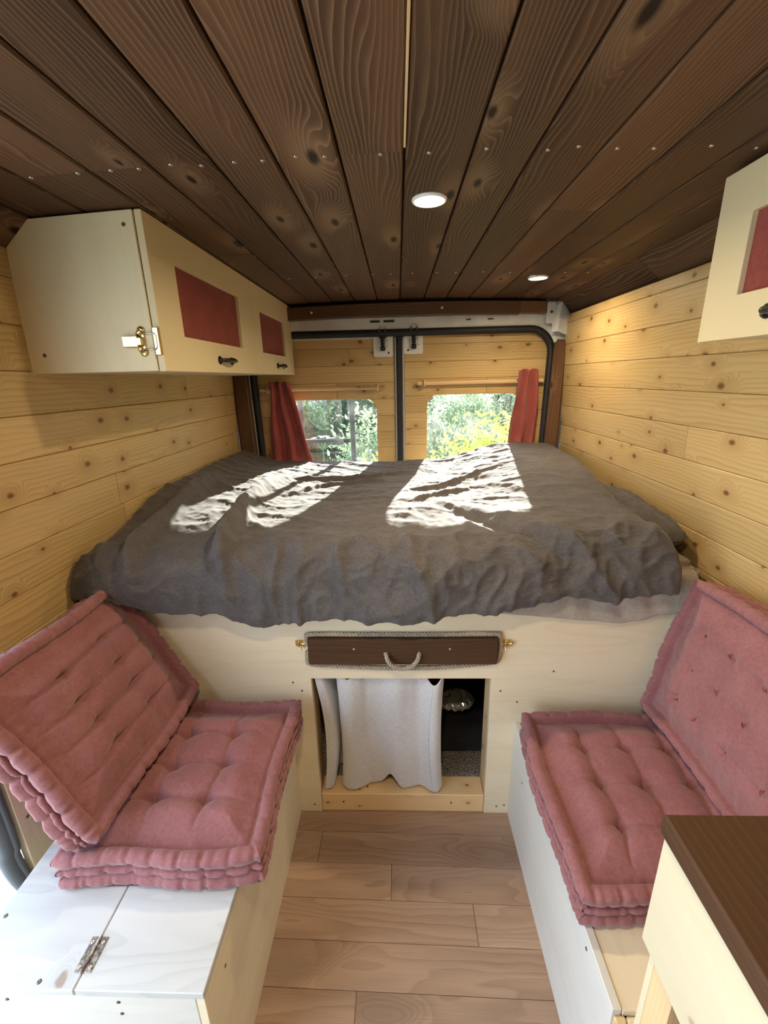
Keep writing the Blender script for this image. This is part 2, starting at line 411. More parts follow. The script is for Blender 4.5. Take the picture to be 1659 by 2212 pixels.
for row, xs in ((.895, [-.66, -.56, -.45, -.34, -.23, -.121, -.024, .059, .156, .262, .378, .44, .61, .71, -.5, -.39, -.28, -.17, .31, .53]),
                (1.80, [-.40, -.30, -.2, -.1, .06, .15, .22, .32, .42, .62, .70, -.02])):
    for x in xs:
        if min(abs(x - q) for q in seams) < .008: x += .014
        mb = MB(); screw_head(mb, (x, row + rnd.uniform(-.006, .006), zceil(x) - .0002), (0, 0, -1), .0038)
        mb.build('screw', M['steel'], ce)

# ---- side walls (lean in slightly towards the top)
def xwall(side, z):
    b = XR if side > 0 else XL
    lean = .035 if side > 0 else .02
    return b - side * lean * max(0, (z - .95)) / .7
def wall(side, name, y0, y1, z0, z1, off):
    mb = MB(); it = []; z = off
    while z < z1:
        a, b = max(z, z0), min(z + .0985, z1)
        if b - a > .01:
            ys = [y0]
            if rnd.random() < .8: ys.append(y0 + (y1 - y0) * rnd.uniform(.25, .75))
            ys.append(y1)
            for q, r in zip(ys, ys[1:]): it.append((q, r, a, b))
        z += .0985
    boards(mb, it, lambda s, t, n: (xwall(side, t) - side * n, s, t), gap=.0005, ch=.0022, th=.012)
    w = mb.build(name, M['pine'], kind='structure')
    mb = MB(); P = np.array([[(xwall(side, zz) + side * .011, yy, zz) for yy in (y0, y1)] for zz in np.linspace(z0, z1, 24)])
    mb.grid(P); mb.grid(P + np.array([side * .02, 0, 0])); mb.build('backing', M['gap'], w)
    return w
wall(1, 'wall_right', -1.6, YE - .005, .02, 1.675, .0615)
wall(-1, 'wall_left', .762, YE - .005, .02, 1.70, .055)
mb = MB(); mb.box((-.885, -1.64, 0), (.885, -1.60, 1.79), .002, 'x'); mb.build('front_light_blocker', M['pine'], kind='structure')  # unseen, added to shut out light from the front of the van
mb = MB(); mb.box((-.90, -1.6, 0), (-.872, -.72, 1.79), .002, 'y'); mb.build('wall_left', M['pine'], kind='structure')  # unseen wall piece, added so daylight enters only by the side door
# cream board below the pine on the door side, pillar and door seal
mb = MB(); mb.box((-.868, .690, .02), (-.850, 1.098, .70), .001, 'z')
o = mb.build('trim_1', M['ply_front'], kind='structure')
mb = MB(); screw_head(mb, (-.850, .712, .47), (1, 0, 0), .004); mb.build('screw', M['screw'], o)
mb = MB(); mb.box((-.97, .735, .705), (-.872, .757, 1.72), .003, 'z'); mb.build('trim_2', M['white'], kind='structure')
mb = MB()
pth = [(-.878, .675 , z) for z in np.linspace(1.68, .42, 20)] + [(-.881 + .014 * t * t, .672 + .006 * t * t, .42 - .14 * math.sin(t * .9)) for t in np.linspace(.1, 1.2, 8)]
mb.tube(pth, .019, 12); mb.tube([(p[0] + .018, p[1] + .004, p[2]) for p in pth], .007, 8)
mb.build('trim_3', M['greyrubber'], kind='structure')
mb = MB(); mb.box((-1.05, -.6, -.10), (-.94, .74, -.03), .01, 'y'); mb.build('trim_4', M['white'], kind='structure')

# van body skin outside the lining
mb = MB()
mb.box((-.93, .76, -.1), (-.905, 2.50, 1.80), .004); mb.box((.905, -1.7, -.1), (.93, 2.50, 1.80), .004)
mb.box((-.93, -1.7, 1.80), (.93, 2.50, 1.82), .004); mb.box((-.93, 2.475, 1.645), (.93, 2.50, 1.80), .004)
mb.box((-.904, 2.475, -.1), (-.79, 2.50, 1.645), .004); mb.box((.815, 2.475, -.1), (.904, 2.50, 1.645), .004)
mb.build('trim_11', M['white'], kind='structure')

# ------------------------------------------------------------------ rear: beam, frame, seal, pillars, doors
XC = .011
def zarch(x): return 1.752 - .016 * ((x - .05) / .75) ** 2
mb = MB()
n = 31; xs = np.linspace(-.80, .60, n); pid = .31
P = np.array([[(x, yy, zz) for yy, zz in ((2.372, zarch(x) - .060), (2.33, zarch(x) - .060), (2.327, zarch(x) - .057), (2.327, zarch(x) - .003), (2.33, zarch(x)), (2.372, zarch(x)))] for x in xs])
U = np.array([[(x, zz) for zz in (-.1, -.06, -.057, -.003, 0, .04)] for x in xs])
mb.grid(P, U, pid, smooth=False)
xs2 = np.linspace(.602, .728, 6)
P = np.array([[(x, yy, zz) for yy, zz in ((2.372, zarch(x) - .055), (2.333, zarch(x) - .055), (2.330, zarch(x) - .052), (2.330, zarch(x) - .003), (2.333, zarch(x)), (2.372, zarch(x)))] for x in xs2])
U = np.array([[(x + 7, zz + 3) for zz in (-.1, -.06, -.057, -.003, 0, .04)] for x in xs2])
mb.grid(P, U, .95, smooth=False)
bm_ = mb.build('trim_5', M['trim'], kind='structure')
mb = MB(); mb.box((-.86, 2.374, 1.700), (.735, 2.379, 1.795), .001); mb.build('backing', M['gap'], bm_)
for x in (-.42, .222):
    mb = MB(); screw_head(mb, (x, 2.327, zarch(x) - .03), (0, -1, 0), .006); mb.build('nail_head', M['white_metal'], bm_)

def rrect(x0, x1, z0, z1, r, n=8, slope=0.):
    """clockwise outline from lower-left, rounded upper corners; slope leans the sides in towards the bottom"""
    pts = [(x0 + slope, z0), (x0, z1 - r)]
    pts += [(x0 + r - r * math.cos(t), z1 - r + r * math.sin(t)) for t in np.linspace(0, PI / 2, n)[1:]]
    pts += [(x1 - r + r * math.sin(t), z1 - r + r * math.cos(t)) for t in np.linspace(0, PI / 2, n)]
    pts += [(x1 - slope, z0)]
    return pts
def dens(pts, m):
    out = []
    for a, b in zip(pts, pts[1:]):
        k = max(1, int(math.hypot(b[0] - a[0], b[1] - a[1]) / m))
        out += [(a[0] + (b[0] - a[0]) * i / k, a[1] + (b[1] - a[1]) * i / k) for i in range(k)]
    return out + [pts[-1]]
SX0, SX1, SZ1 = -.775, .797, 1.630
inner = dens(rrect(SX0, SX1, .60, SZ1, .115, 10, .014), .03)
outl = []
for x, z in inner:                                   # matching outer outline
    ox = max(-.85, min(.852, x + (x - XC) * .30)); oz = z
    if z > SZ1 - .13: oz = min(1.69, z + .065)
    outl.append((ox, oz))
mb = MB()
P = np.array([[(ix, 2.452, iz), (ix, 2.392, iz), (ix + (ox - ix) * .25, 2.382, iz + (oz - iz) * .25), (ox, 2.380, oz), (ox, 2.452, oz)] for (ix, iz), (ox, oz) in zip(inner, outl)])
mb.grid(P, smooth=False)
fr_ = mb.build('trim_6', M['white'], kind='structure')
mb = MB()                                             # folded corner bracket, top right
mb.box((.735, 2.335, 1.64), (.775, 2.375, 1.735), .004)
P = np.array([[(.765, 2.34, 1.60), (.790, 2.325, 1.60), (.846, 2.335, 1.58)], [(.765, 2.34, 1.66), (.790, 2.318, 1.66), (.848, 2.335, 1.65)], [(.77, 2.345, 1.715), (.800, 2.322, 1.73), (.842, 2.345, 1.690)], [(.785, 2.35, 1.735), (.806, 2.335, 1.742), (.828, 2.35, 1.715)]])
mb.grid(P, smooth=False)
o = mb.build('corner_bracket', M['white'], fr_); mod_solid(o, .004)
mb = MB(); mb.cyl((.755, 2.3345, 1.69), (0, -1, 0), .007, .002, 14); mb.cyl((.822, 2.336, 1.675), (0, -1, 0), .006, .002, 12); mb.build('bolt', M['screw'], fr_)
for x, w in ((-.11, .05), (-.04, .055), (.36, .025), (.47, .03)):
    mb = MB(); mb.box((x - w / 2, 2.374, 1.668), (x + w / 2, 2.3805, 1.678 if w > .04 else 1.673), .002); mb.build('punched_slot', M['rubber'], fr_)
mb = MB(); mb.tube([(x, 2.392, z) for x, z in [(SX0 + .010 + (q[0] - SX0) * (SX1 - SX0 - .02) / (SX1 - SX0), q[1] - .010) for q in inner]], .0185, 10)
mb.build('trim_7', M['rubber'], kind='structure')
for nm, x0, x1, zt in (('trim_8', -.862, -.765, 1.56), ('trim_9', .772, .850, 1.565)):
    bm = bmesh.new(); bmesh.ops.create_cube(bm, size=1)
    for v in bm.verts:
        t = v.co.z + .5; inset = .018 * t
        xa, xb = (x0, x1 - inset) if x0 < 0 else (x0 + inset, x1)
        v.co = Vector((xa + (v.co.x + .5) * (xb - xa), 2.335 + (v.co.y + .5) * .040, .62 + t * (zt - .62)))
    bmesh.ops.bevel(bm, geom=[e for e in bm.edges], offset=.012, segments=3, affect='EDGES')
    mb = MB(); mb.bm(bm, 'z', rnd.random()); mb.build(nm, M['trim'], kind='structure')

def bool_cut(o, outline, y0, y1, mode='DIFFERENCE'):
    bm = bmesh.new(); vs = [bm.verts.new((x, y0, z)) for x, z in outline]; f = bm.faces.new(vs)
    r = bmesh.ops.extrude_face_region(bm, geom=[f])
    for g in r['geom']:
        if isinstance(g, bmesh.types.BMVert): g.co.y = y1
    bmesh.ops.recalc_face_normals(bm, faces=bm.faces[:])
    me = bpy.data.meshes.new('cutter'); bm.to_mesh(me); bm.free()
    c = bpy.data.objects.new('cutter', me); COL.objects.link(c)
    m = o.modifiers.new('cut', 'BOOLEAN'); m.operation = mode; m.object = c; m.solver = 'EXACT'
    dg = bpy.context.evaluated_depsgraph_get(); ne = bpy.data.meshes.new_from_object(o.evaluated_get(dg))
    o.modifiers.clear(); old = o.data; o.data = ne
    bpy.data.objects.remove(c); bpy.data.meshes.remove(old); bpy.data.meshes.remove(me)
def rr4(x0, x1, z0, z1, r, n=7):
    p = []
    for cx, cz, a in ((x1 - r, z1 - r, 0), (x0 + r, z1 - r, PI / 2), (x0 + r, z0 + r, PI), (x1 - r, z0 + r, 1.5 * PI)):
        p += [(cx + r * math.cos(a + t), cz + r * math.sin(a + t)) for t in np.linspace(0, PI / 2, n)]
    return p
WIN = {-1: (-.60, -.115, .80, 1.293), 1: (.158, .655, .80, 1.307)}
def rear_door(side):
    name = 'door_1' if side < 0 else 'door_2'
    d = empty(name, (0, 2.44, .55), kind='structure')
    off = Matrix.Translation((0, -2.44, -.55))
    def B(mb, nm, mat, par=d):
        mb.v = [tuple(Vector(p) - Vector((0, 2.44, .55))) for p in mb.v]; return mb.build(nm, mat, par)
    x0, x1 = (SX0 + .0, XC - .022) if side < 0 else (XC + .022, SX1 - .0)
    mb = MB(); z = .60 + (.012 if side > 0 else 0)
    while z < 1.615:
        zb = min(z + .0865, 1.615); cuts = [x0 + .004]
        if rnd.random() < .6: cuts.append(x0 + (x1 - x0) * rnd.uniform(.3, .7))
        cuts.append(x1 - .004)
        for a, b in zip(cuts, cuts[1:]): mb.box((a + .0004, 2.418, z + .0004), (b - .0004, 2.432, zb - .0004), .0016, 'x')
        z += .0865
    o = B(mb, 'wood_panel', M['pine'])
    w = WIN[side]
    bool_cut(o, rr4(w[0], w[1], w[2], w[3], .060), 2.35, 2.55)
    mb = MB()                                           # door skin behind the boards, with the window opening
    mb.box((x0 - .02, 2.433, .58), (x1 + .012, 2.465, 1.64), .002)
    o = B(mb, 'door_skin', M['white'])
    bool_cut(o, rr4(w[0] - .012, w[1] + .012, w[2], w[3] + .010, .065), 2.35, 2.55)
    mb = MB(); mb.tube([(p[0], 2.440, p[1]) for p in rr4(w[0] - .010, w[1] + .010, w[2], w[3] + .008, .064)], .0055, 8, closed=True)
    B(mb, 'window_gasket', M['rubber'])
    mb = MB(); mb.box((w[0] - .018, 2.4655, w[2] - .01), (w[1] + .018, 2.4695, w[3] + .02), .001); B(mb, 'window_pane', M['glass'])
    xe = x1 if side < 0 else x0                       # pressed metal edge along the middle
    mb = MB(); a, b = (xe - .002, xe + .007) if side < 0 else (xe - .007, xe + .004)
    mb.box((a, 2.408, .60), (b, 2.455, 1.60), .002); B(mb, 'door_edge', M['greymetal'])
    if side < 0:
        mb = MB(); mb.box((x0 + .06, 2.410, 1.596), (x1 - .09, 2.420, 1.613), .002); B(mb, 'top_flange', M['white'])
        px0, px1, pz0, pz1 = -.122, -.022, 1.505, 1.612
    else:
        px0, px1, pz0, pz1 = .036, .134, 1.515, 1.618
        mb = MB(); px = px0
    mb = MB(); bm = bmesh.new()
    vs = [bm.verts.new((x, 2.4165, z)) for x, z in rr4(px0, px1, pz0, pz1, .010, 4)]; f = bm.faces.new(vs)
    r = bmesh.ops.extrude_face_region(bm, geom=[f])
    for g in r['geom']:
        if isinstance(g, bmesh.types.BMVert): g.co.y = 2.4085
    bmesh.ops.recalc_face_normals(bm, faces=bm.faces[:]); mb.bm(bm)
    pl = B(mb, 'latch_plate', M['white_metal'])
    cx = (px0 + px1) / 2 + .002 * side
    for q, (sx, sz) in enumerate(((-.024 if side < 0 else -.022, -.032), (.022, -.028), (.022, -.054))):
        mb = MB(); screw_head(mb, (cx + sx, 2.4083, pz1 + sz), (0, -1, 0), .0062); B(mb, 'bolt', M['steel'], pl).location = (0, 0, 0)
    mb = MB(); mb.cyl((cx + .03 * -side, 2.4087, pz0 + .02), (0, -1, 0), .005, .0012, 14); B(mb, 'plug', M['black'], pl)
    mb = MB()                                           # pull latch: clevis, rod, tab
    mb.box((cx - .019, 2.385, pz1 - .018), (cx + .019, 2.402, pz1 - .004), .004)
    for s in (-1, 1): mb.tube([(cx + s * .015, 2.392, pz1 - .008), (cx + s * .015, 2.384, pz1 + .014), (cx + s * .013, 2.376, pz1 + .030)], .0045, 8)
    mb.box((cx - .011, 2.384, pz1 - .052), (cx + .011, 2.403, pz1 - .012), .005, seg=2)
    mb.tube([(cx, 2.394, pz1 - .045), (cx, 2.392, pz1 - .06)], .007, 10)
    mb.box((cx - .0125, 2.388, pz1 - .078), (cx + .0125, 2.407, pz1 - .054), .004)
    B(mb, 'pull_latch', M['black'])
    mb = MB()
    mb.tube([(cx - .014, 2.374, pz1 + .008), (cx - .014, 2.370, pz1 + .03), (cx - .008, 2.372, pz1 + .036), (cx + .008, 2.372, pz1 + .036), (cx + .014, 2.370, pz1 + .03), (cx + .014, 2.374, pz1 + .008)], .0025, 8)
    B(mb, 'hook_loop', M['steel'])
    return d
d1 = rear_door(-1); d2 = rear_door(1)
mb = MB(); mb.box((XC - .0125, 2.398, .60), (XC + .0125, 2.462, 1.622), .004); mb.build('trim_10', M['rubber'], kind='structure')

# curtain poles and red window curtains
def pole(side, x0, x1, z, label):
    r = empty('curtain_pole', ((x0 + x1) / 2, 2.398, z), label, 'curtain pole', 'curtain poles over the rear windows')
    L = (x1 - x0) / 2
    mb = MB(); mb.tube([(-L, 0, 0), (0, 0, .0005), (L, 0, 0)], .0105, 14); mb.build('rod', M['pine_soft'], r)
    for bx in (-L + .035, L - .035):
        mb = MB()
        mb.lathe((bx, .020, 0), (0, -1, 0), [(.020, 0), (.020, .006), (.012, .008), (.010, .012)], 16)
        A = [(bx + .0145 * 0, -.000 + .0145 * math.cos(t), .0145 * math.sin(t)) for t in np.linspace(0, 2 * PI, 17)[:-1]]
        mb.tube([(bx, p[1], p[2]) for p in A], .005, 8, closed=True, up=(1, 0, 0))
        mb.build('pole_bracket', M['pine_soft'], r)
    return r
pole(-1, -.735, -.070, 1.352, 'pale wooden pole above left rear window carrying a gathered red curtain')
pole(1, .105, .760, 1.368, 'pale wooden pole above right rear window carrying a gathered red curtain')

def window_curtain(pt, pb, wt, wb, zt, zb, ytop, label, seed, folds=2.5, lean=0.):
    r = np.random.RandomState(seed); nu, nv = 90, 60
    u = np.linspace(0, 1, nu)[:, None]; v = np.linspace(0, 1, nv)[None, :]
    w = wt + (wb - wt) * v ** 1.1; cx = pt + (pb - pt) * v
    amp = .017 + .010 * v
    ph = 2 * PI * folds * (u + .04 * np.sin(3 * v + seed)) + seed
    x = cx + (u - .5) * w + .004 * np.sin(9 * v + 5 * u)
    y = ytop + amp * np.sin(ph) + .004 * vnoise(u * 8, v * 6, seed) - .012 * v
    z = zt + (zb - zt) * v + .004 * np.sin(ph * .9) * (1 - v) + 0 * u
    mb = MB(); P = np.stack([x, y, z], -1)
    mb.grid(P, np.stack([u * .3 + 0 * v, v * .4 + 0 * u], -1))
    o = mb.build('window_curtain', M['curtain_red']); mod_solid(o, .003)
    return tag(o, label, 'curtain', 'red curtains at the rear windows')
window_curtain(-.620, -.578, .110, .262, 1.392, .90, 2.362, 'brick red curtain tied to the left of the left rear window', 3)
window_curtain(.672, .650, .105, .165, 1.425, .90, 2.368, 'brick red curtain hanging right of the right rear window', 5, 2.2)

# ------------------------------------------------------------------ downlights
def downlight(x, y, label):
    z = zceil(x); r = empty('downlight', (x, y, z), label, 'ceiling light', 'round recessed ceiling spots')
    mb = MB(); mb.lathe((0, 0, 0), (0, 0, -1), [(.034, 0), (.0385, 0), (.0385, .003), (.0365, .0055), (.0335, .006), (.0325, .004)], 36); mb.build('trim_ring', M['ring'], r)
    mb = MB(); mb.lathe((0, 0, 0), (0, 0, -1), [(.033, .0045), (.02, .0058), (.0001, .0064)], 32); mb.build('lens', M['lamp'], r)
    ld = bpy.data.lights.new('downlight_lamp', 'AREA'); ld.shape = 'DISK'; ld.size = .055; ld.energy = LAMP; ld.color = (1., .80, .52); ld.spread = math.radians(165)
    lo = bpy.data.objects.new('lamp', ld); COL.objects.link(lo); lo.parent = r; lo.location = (0, 0, -.009)
    return r
LAMP = 3.6
downlight(.074, 1.10, 'lit round ceiling light nearest the camera, in the middle of the ceiling')
downlight(.547, 1.885, 'lit round ceiling light towards the rear right corner of the ceiling')
downlight(-.04, .18, 'lit round ceiling light above the aisle between worktop and left bench')

# ------------------------------------------------------------------ wall cabinets
def bow_handle(parent, loc, L, ry=0.):
    """black pull, along y, standing off towards +x (local)"""
    mb = MB(); ph = [(-L / 2, .0), (-L / 2 + .004, .010), (-L / 2 + .014, .019), (0, .022), (L / 2 - .014, .019), (L / 2 - .004, .010), (L / 2, .0)]
    P = []; 
    for i in range(len(ph) - 1):
        for t in np.linspace(0, 1, 5)[:-1]:
            P.append((ph[i][1] + (ph[i + 1][1] - ph[i][1]) * t, ph[i][0] + (ph[i + 1][0] - ph[i][0]) * t, 0))
    P.append((0, L / 2, 0)); k = len(P)
    R = [.0055 + .007 * max(0, 1 - min(i, k - 1 - i) / 3.) + .003 * math.exp(-((i - k / 2) / 3.) ** 2) for i in range(k)]
    mb.tube(P, R, 12)
    for s in (-1, 1): mb.lathe((0, s * L / 2, 0), (1, 0, 0), [(.0125, 0), (.012, .003), (.008, .006)], 16)
    o = mb.build('handle', M['black'], parent); o.location = loc; o.rotation_euler = (0, 0, ry); return o

def frame_door(parent, y0, y1, z0, z1, x, side, pw, handle_y, handle_z, hl=.100):
    """flat door with recessed red cloth panel; face at x, side=+1 faces +x"""
    th = .016
    dr = empty('door', (0, 0, 0)); dr.parent = parent
    py0, py1, pz0, pz1 = pw
    mb = MB(); pid = rnd.random()
    a, b = (x - th, x) if side > 0 else (x, x + th)
    bm = bmesh.new()
    outer = [(y0, z0), (y1, z0), (y1, z1), (y0, z1)]; innr = [(py0, pz0), (py1, pz0), (py1, pz1), (py0, pz1)]
    def ring(xx, pts): return [bm.verts.new((xx, p[0], p[1])) for p in pts]
    O1, I1, O2, I2 = ring(b, outer), ring(b, innr), ring(a, outer), ring(a, innr)
    for i in range(4):
        j = (i + 1) % 4
        bm.faces.new((O1[i], O1[j], I1[j], I1[i])); bm.faces.new((O2[j], O2[i], I2[i], I2[j]))
        bm.faces.new((O1[j], O1[i], O2[i], O2[j])); bm.faces.new((I1[i], I1[j], I2[j], I2[i]))
    bmesh.ops.recalc_face_normals(bm, faces=bm.faces[:])
    bmesh.ops.bevel(bm, geom=bm.edges[:], offset=.0009, segments=1, affect='EDGES')
    mb.bm(bm, 'y', pid); mb.build('door_frame', M['mdf'], dr)
    c = (x - th * .75) if side > 0 else (x + th * .75)
    mb = MB(); mb.box((c - .002, py0 - .001, pz0 - .001), (c + .002, py1 + .001, pz1 + .001), .0005); mb.build('cloth_panel', M['panel_red'], dr)
    h = bow_handle(dr, (x, handle_y, handle_z), hl, 0 if side > 0 else PI)
    return dr

CX, CY0, CY1, CZ0, CZ1 = -.540, 1.050, 2.40, 1.428, 1.756
cab = empty('wall_cabinet', (-.70, 1.06, CZ0), 'long cream wall cabinet with two red cloth door panels under the ceiling on left wall', 'cabinet')
def rel(mb, root):
    l = root.location; mb.v = [(p[0] - l.x, p[1] - l.y, p[2] - l.z) for p in mb.v]; return mb
def prism(pts, y0, y1, grain='z', pid=.4, ch=.001):
    bm = bmesh.new(); vs = [bm.verts.new((x, y0, z)) for x, z in pts]; f = bm.faces.new(vs)
    r = bmesh.ops.extrude_face_region(bm, geom=[f])
    for g in r['geom']:
        if isinstance(g, bmesh.types.BMVert): g.co.y = y1
    bmesh.ops.recalc_face_normals(bm, faces=bm.faces[:])
    if ch: bmesh.ops.bevel(bm, geom=bm.edges[:], offset=ch, segments=1, affect='EDGES')
    mb = MB(); mb.bm(bm, grain, pid); return mb
CXB = CX - .018
endp = [(-.864, CZ0 + .014), (CXB, CZ0 + .002), (CXB, CZ1 + .002), (-.790, zceil(-.785) + .0), (-.846, 1.699)]
endp = [(-.866, CZ0), (CXB, CZ0), (CXB, CZ1 - .002), (-.788, 1.743), (-.850, 1.690)]
rel(prism(endp, CY0, CY0 + .016, pid=.62), cab).build('end_panel', M['ply'], cab)
farp = [(-.861, CZ0 + .012), (CXB, CZ0), (CXB, CZ1 - .004), (-.788, 1.741), (-.848, 1.688)]
rel(prism(farp, 2.30, 2.316, pid=.3), cab).build('end_panel', M['ply'], cab)
mb = MB(); mb.box((-.858, CY0 + .017, CZ0), (CXB, 2.30, CZ0 + .012), .001, 'y'); rel(mb, cab).build('base_board', M['ply'], cab)
for (px, pz) in ((CXB - .022, CZ1 - .030), (-.82, CZ0 + .04)):
    mb = MB(); screw_head(mb, (px, CY0, pz), (0, -1, 0), .0045); rel(mb, cab).build('screw', M['screw'], cab)
# doors
for (y0, y1, pw, hy) in ((CY0 + .004, 1.752, (1.174, 1.612, 1.512, 1.676), 1.435), (1.755, 2.385, (1.850, 2.225, 1.510, 1.664), 2.105)):
    dr = frame_door(cab, y0, y1, CZ0 - .001, CZ1 + (-.001), CX, 1, pw, hy, CZ0 + .035)
    dr.location = -cab.location
# brass draw latch wrapped over the near corner
lat = empty('draw_latch', (0, 0, 0)); lat.parent = cab; lat.location = -cab.location
zl = 1.492; yl = CY0
mb = MB()
mb.box((CXB - .066, yl - .012, zl - .012), (CXB - .030, yl - .008, zl + .012), .0015)
mb.box((CXB - .034, yl - .012, zl - .010), (CXB - .020, yl - .002, zl + .010), .003)
mb.build('lever', M['brass'], lat)
mb = MB()
for s in (-1, 1):
    mb.tube([(CXB - .030, yl - .004, zl + s * .010), (CXB - .030, yl - .002, zl + s * .016), (CXB - .024, yl - .0015, zl + s * .024)], [.006, .007, .0075], 10)
    mb.lathe((CXB - .024, yl - .001, zl + s * .024), (0, -1, 0), [(.0085, 0), (.0085, .002), (.003, .003), (.0001, .003)], 14)
mb.box((CXB - .036, yl - .003, zl - .022), (CXB - .018, yl - .0005, zl + .022), .001)
mb.build('base_plate', M['brass'], lat)
mb = MB()
mb.tube([(CXB - .024, yl - .007, zl + .016), (CXB - .006, yl - .006, zl + .017), (CXB + .006, yl - .005, zl + .017), (CXB + .010, yl - .003, zl + .012), (CXB + .010, yl - .003, zl - .012), (CXB + .006, yl - .005, zl - .017), (CXB - .006, yl - .006, zl - .017), (CXB - .024, yl - .007, zl - .016)], .0018, 8)
mb.build('wire_loop', M['steel'], lat)
mb = MB(); mb.box((CXB + .004, yl + .001, zl - .024), (CXB + .016, yl + .0035, zl + .024), .001)
mb.box((CXB + .003, yl - .004, zl - .030), (CXB + .0165, yl + .0037, zl + .030), .0015)
mb.build('catch_plate', M['brass'], lat)

RX = .622
cab2 = empty('wall_cabinet', (.74, .7, 1.457), 'short cream wall cabinet with red door panel above the dark worktop on right wall', 'cabinet')
def endr(y0, y1):
    return prism([(.848, 1.462), (RX + .018, 1.457), (RX + .018, zceil(RX + .018) - .003), (.778, 1.743), (.842, 1.690)], y0, y1, pid=rnd.random())
rel(endr(.966, .982), cab2).build('end_panel', M['ply'], cab2); rel(endr(.20, .216), cab2).build('end_panel', M['ply'], cab2)
mb = MB(); mb.box((RX + .018, .217, 1.457), (.846, .965, 1.469), .001, 'y'); rel(mb, cab2).build('base_board', M['ply'], cab2)
for y0, y1 in ((.60, .984), (.205, .597)):
    dr = frame_door(cab2, y0, y1, 1.455, 1.744, RX, -1, (y0 + .10, y1 - .088, 1.531, 1.664), (y0 + y1) / 2 - .027, 1.493)
    dr.location = -cab2.location

# ------------------------------------------------------------------ bed base
bed = empty('bed_base', (0, YB, 0), 'pale wooden bed base with a square storage opening, between the two benches', 'bed')
ox0, ox1, oz1 = -.274, .269, .534; TH = .018
bm = bmesh.new()
out = [(-.868, .0), (ox0, .0), (ox0, oz1), (ox1, oz1), (ox1, .0), (.864, .0), (.864, .795), (-.868, .795)]
vs = [bm.verts.new((x, 0, z)) for x, z in out]; f = bm.faces.new(vs)
r = bmesh.ops.extrude_face_region(bm, geom=[f])
for g in r['geom']:
    if isinstance(g, bmesh.types.BMVert): g.co.y = TH
bmesh.ops.recalc_face_normals(bm, faces=bm.faces[:]); bmesh.ops.bevel(bm, geom=bm.edges[:], offset=.001, segments=1, affect='EDGES')
mb = MB(); mb.bm(bm, 'x', .23); mb.build('front_panel', M['ply_front'], bed)
for x0, x1 in ((ox0 - .030, ox0 - .0005), (ox1 + .0005, ox1 + .03)):
    mb = MB(); mb.box((x0, TH + .0005, .0), (x1, .085, oz1 - .001), .001, 'z'); mb.build('opening_batten', M['pine_soft'], bed)
mb = MB(); mb.box((ox0 - .03, TH + .0005, oz1 + .001), (ox1 + .03, .06, oz1 + .045), .001, 'x'); mb.build('opening_batten', M['pine_soft'], bed)
mb = MB(); mb.box((ox0 + .001, .003, .001), (ox1 - .001, .075, .074), .002, 'x'); sill = mb.build('sill', M['pine_soft'], bed)
for x in (-.12, .10, .16, -.2):
    mb = MB(); screw_head(mb, (x, .03 if x in (-.12, .10) else .0028, .074 if x in (-.12, .10) else .04), (0, 0, 1) if x in (-.12, .10) else (0, -1, 0), .0035); mb.build('screw', M['screw'], sill)
for x, z in ((-.305, .49), (-.298, .03), (.298, .49), (.310, .03), (-.33, .52), (.35, .45), (.52, .41), (.335, .036), (.45, .56)):
    mb = MB(); screw_head(mb, (x, 0, z), (0, -1, 0), .0032); mb.build('screw', M['screw'], bed)
mb = MB(); mb.box((-.85, .10, .755), (.845, 1.235, .790), .002, 'x'); mb.build('slat_board', M['pine_soft'], bed)
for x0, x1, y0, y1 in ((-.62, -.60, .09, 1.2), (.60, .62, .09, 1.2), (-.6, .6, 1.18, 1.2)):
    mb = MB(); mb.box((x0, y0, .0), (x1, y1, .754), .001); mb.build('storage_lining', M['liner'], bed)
mb = MB(); P = np.array([[(x, y, .060 + .004 * float(vnoise(x * 30, y * 30, 2))) for y in np.linspace(YB + .076, YB + 1.17, 60)] for x in np.linspace(-.597, .597, 60)])
mb.grid(P); tag(mod_solid(mb.build('storage_mat', M['carpet']), .010, 1.), 'grey brown tweed carpet lying inside the storage opening under the bed', 'mat')

# table board clipped on the bed front
bz0, bz1, bx0, bx1 = .602, .686, -.270, .276
tb = empty('table_board', (0, YB - .001, .644), 'dark stained wooden board with rope handle latched to the bed front', 'board')
mb = MB(); mb.box((bx0, YB - .026, bz0), (bx1, YB - .0008, bz1), .002, 'x'); rel(mb, tb).build('board', M['walnut'], tb)
def rope(path, R, pitch=.030, strands=3, n=7):
    P = [Vector(p) for p in path]; L = [0]
    for a, b in zip(P, P[1:]): L.append(L[-1] + (b - a).length)
    tot = L[-1]; m = int(tot / .0022); mb = MB(); i = 0; side = None; C_ = []; Sd = []; Up = []
    for k in range(m + 1):
        s = tot * k / m
        while i < len(P) - 2 and L[i + 1] < s: i += 1
        t = (s - L[i]) / max(1e-9, L[i + 1] - L[i]); c = P[i].lerp(P[i + 1], t); tg = (P[i + 1] - P[i]).normalized()
        if side is None: side = tg.cross(Vector((0, 1, 0.01))).normalized()
        side = (side - tg * side.dot(tg)).normalized(); C_.append(c); Sd.append(side.copy()); Up.append(tg.cross(side))
    for q in range(strands):
        pts = []
        for k in range(m + 1):
            a = 2 * PI * (tot * k / m / pitch + q / strands); pts.append(C_[k] + (Sd[k] * math.cos(a) + Up[k] * math.sin(a)) * R * .60)
        mb.tube(pts, R * .50, n)
    return mb
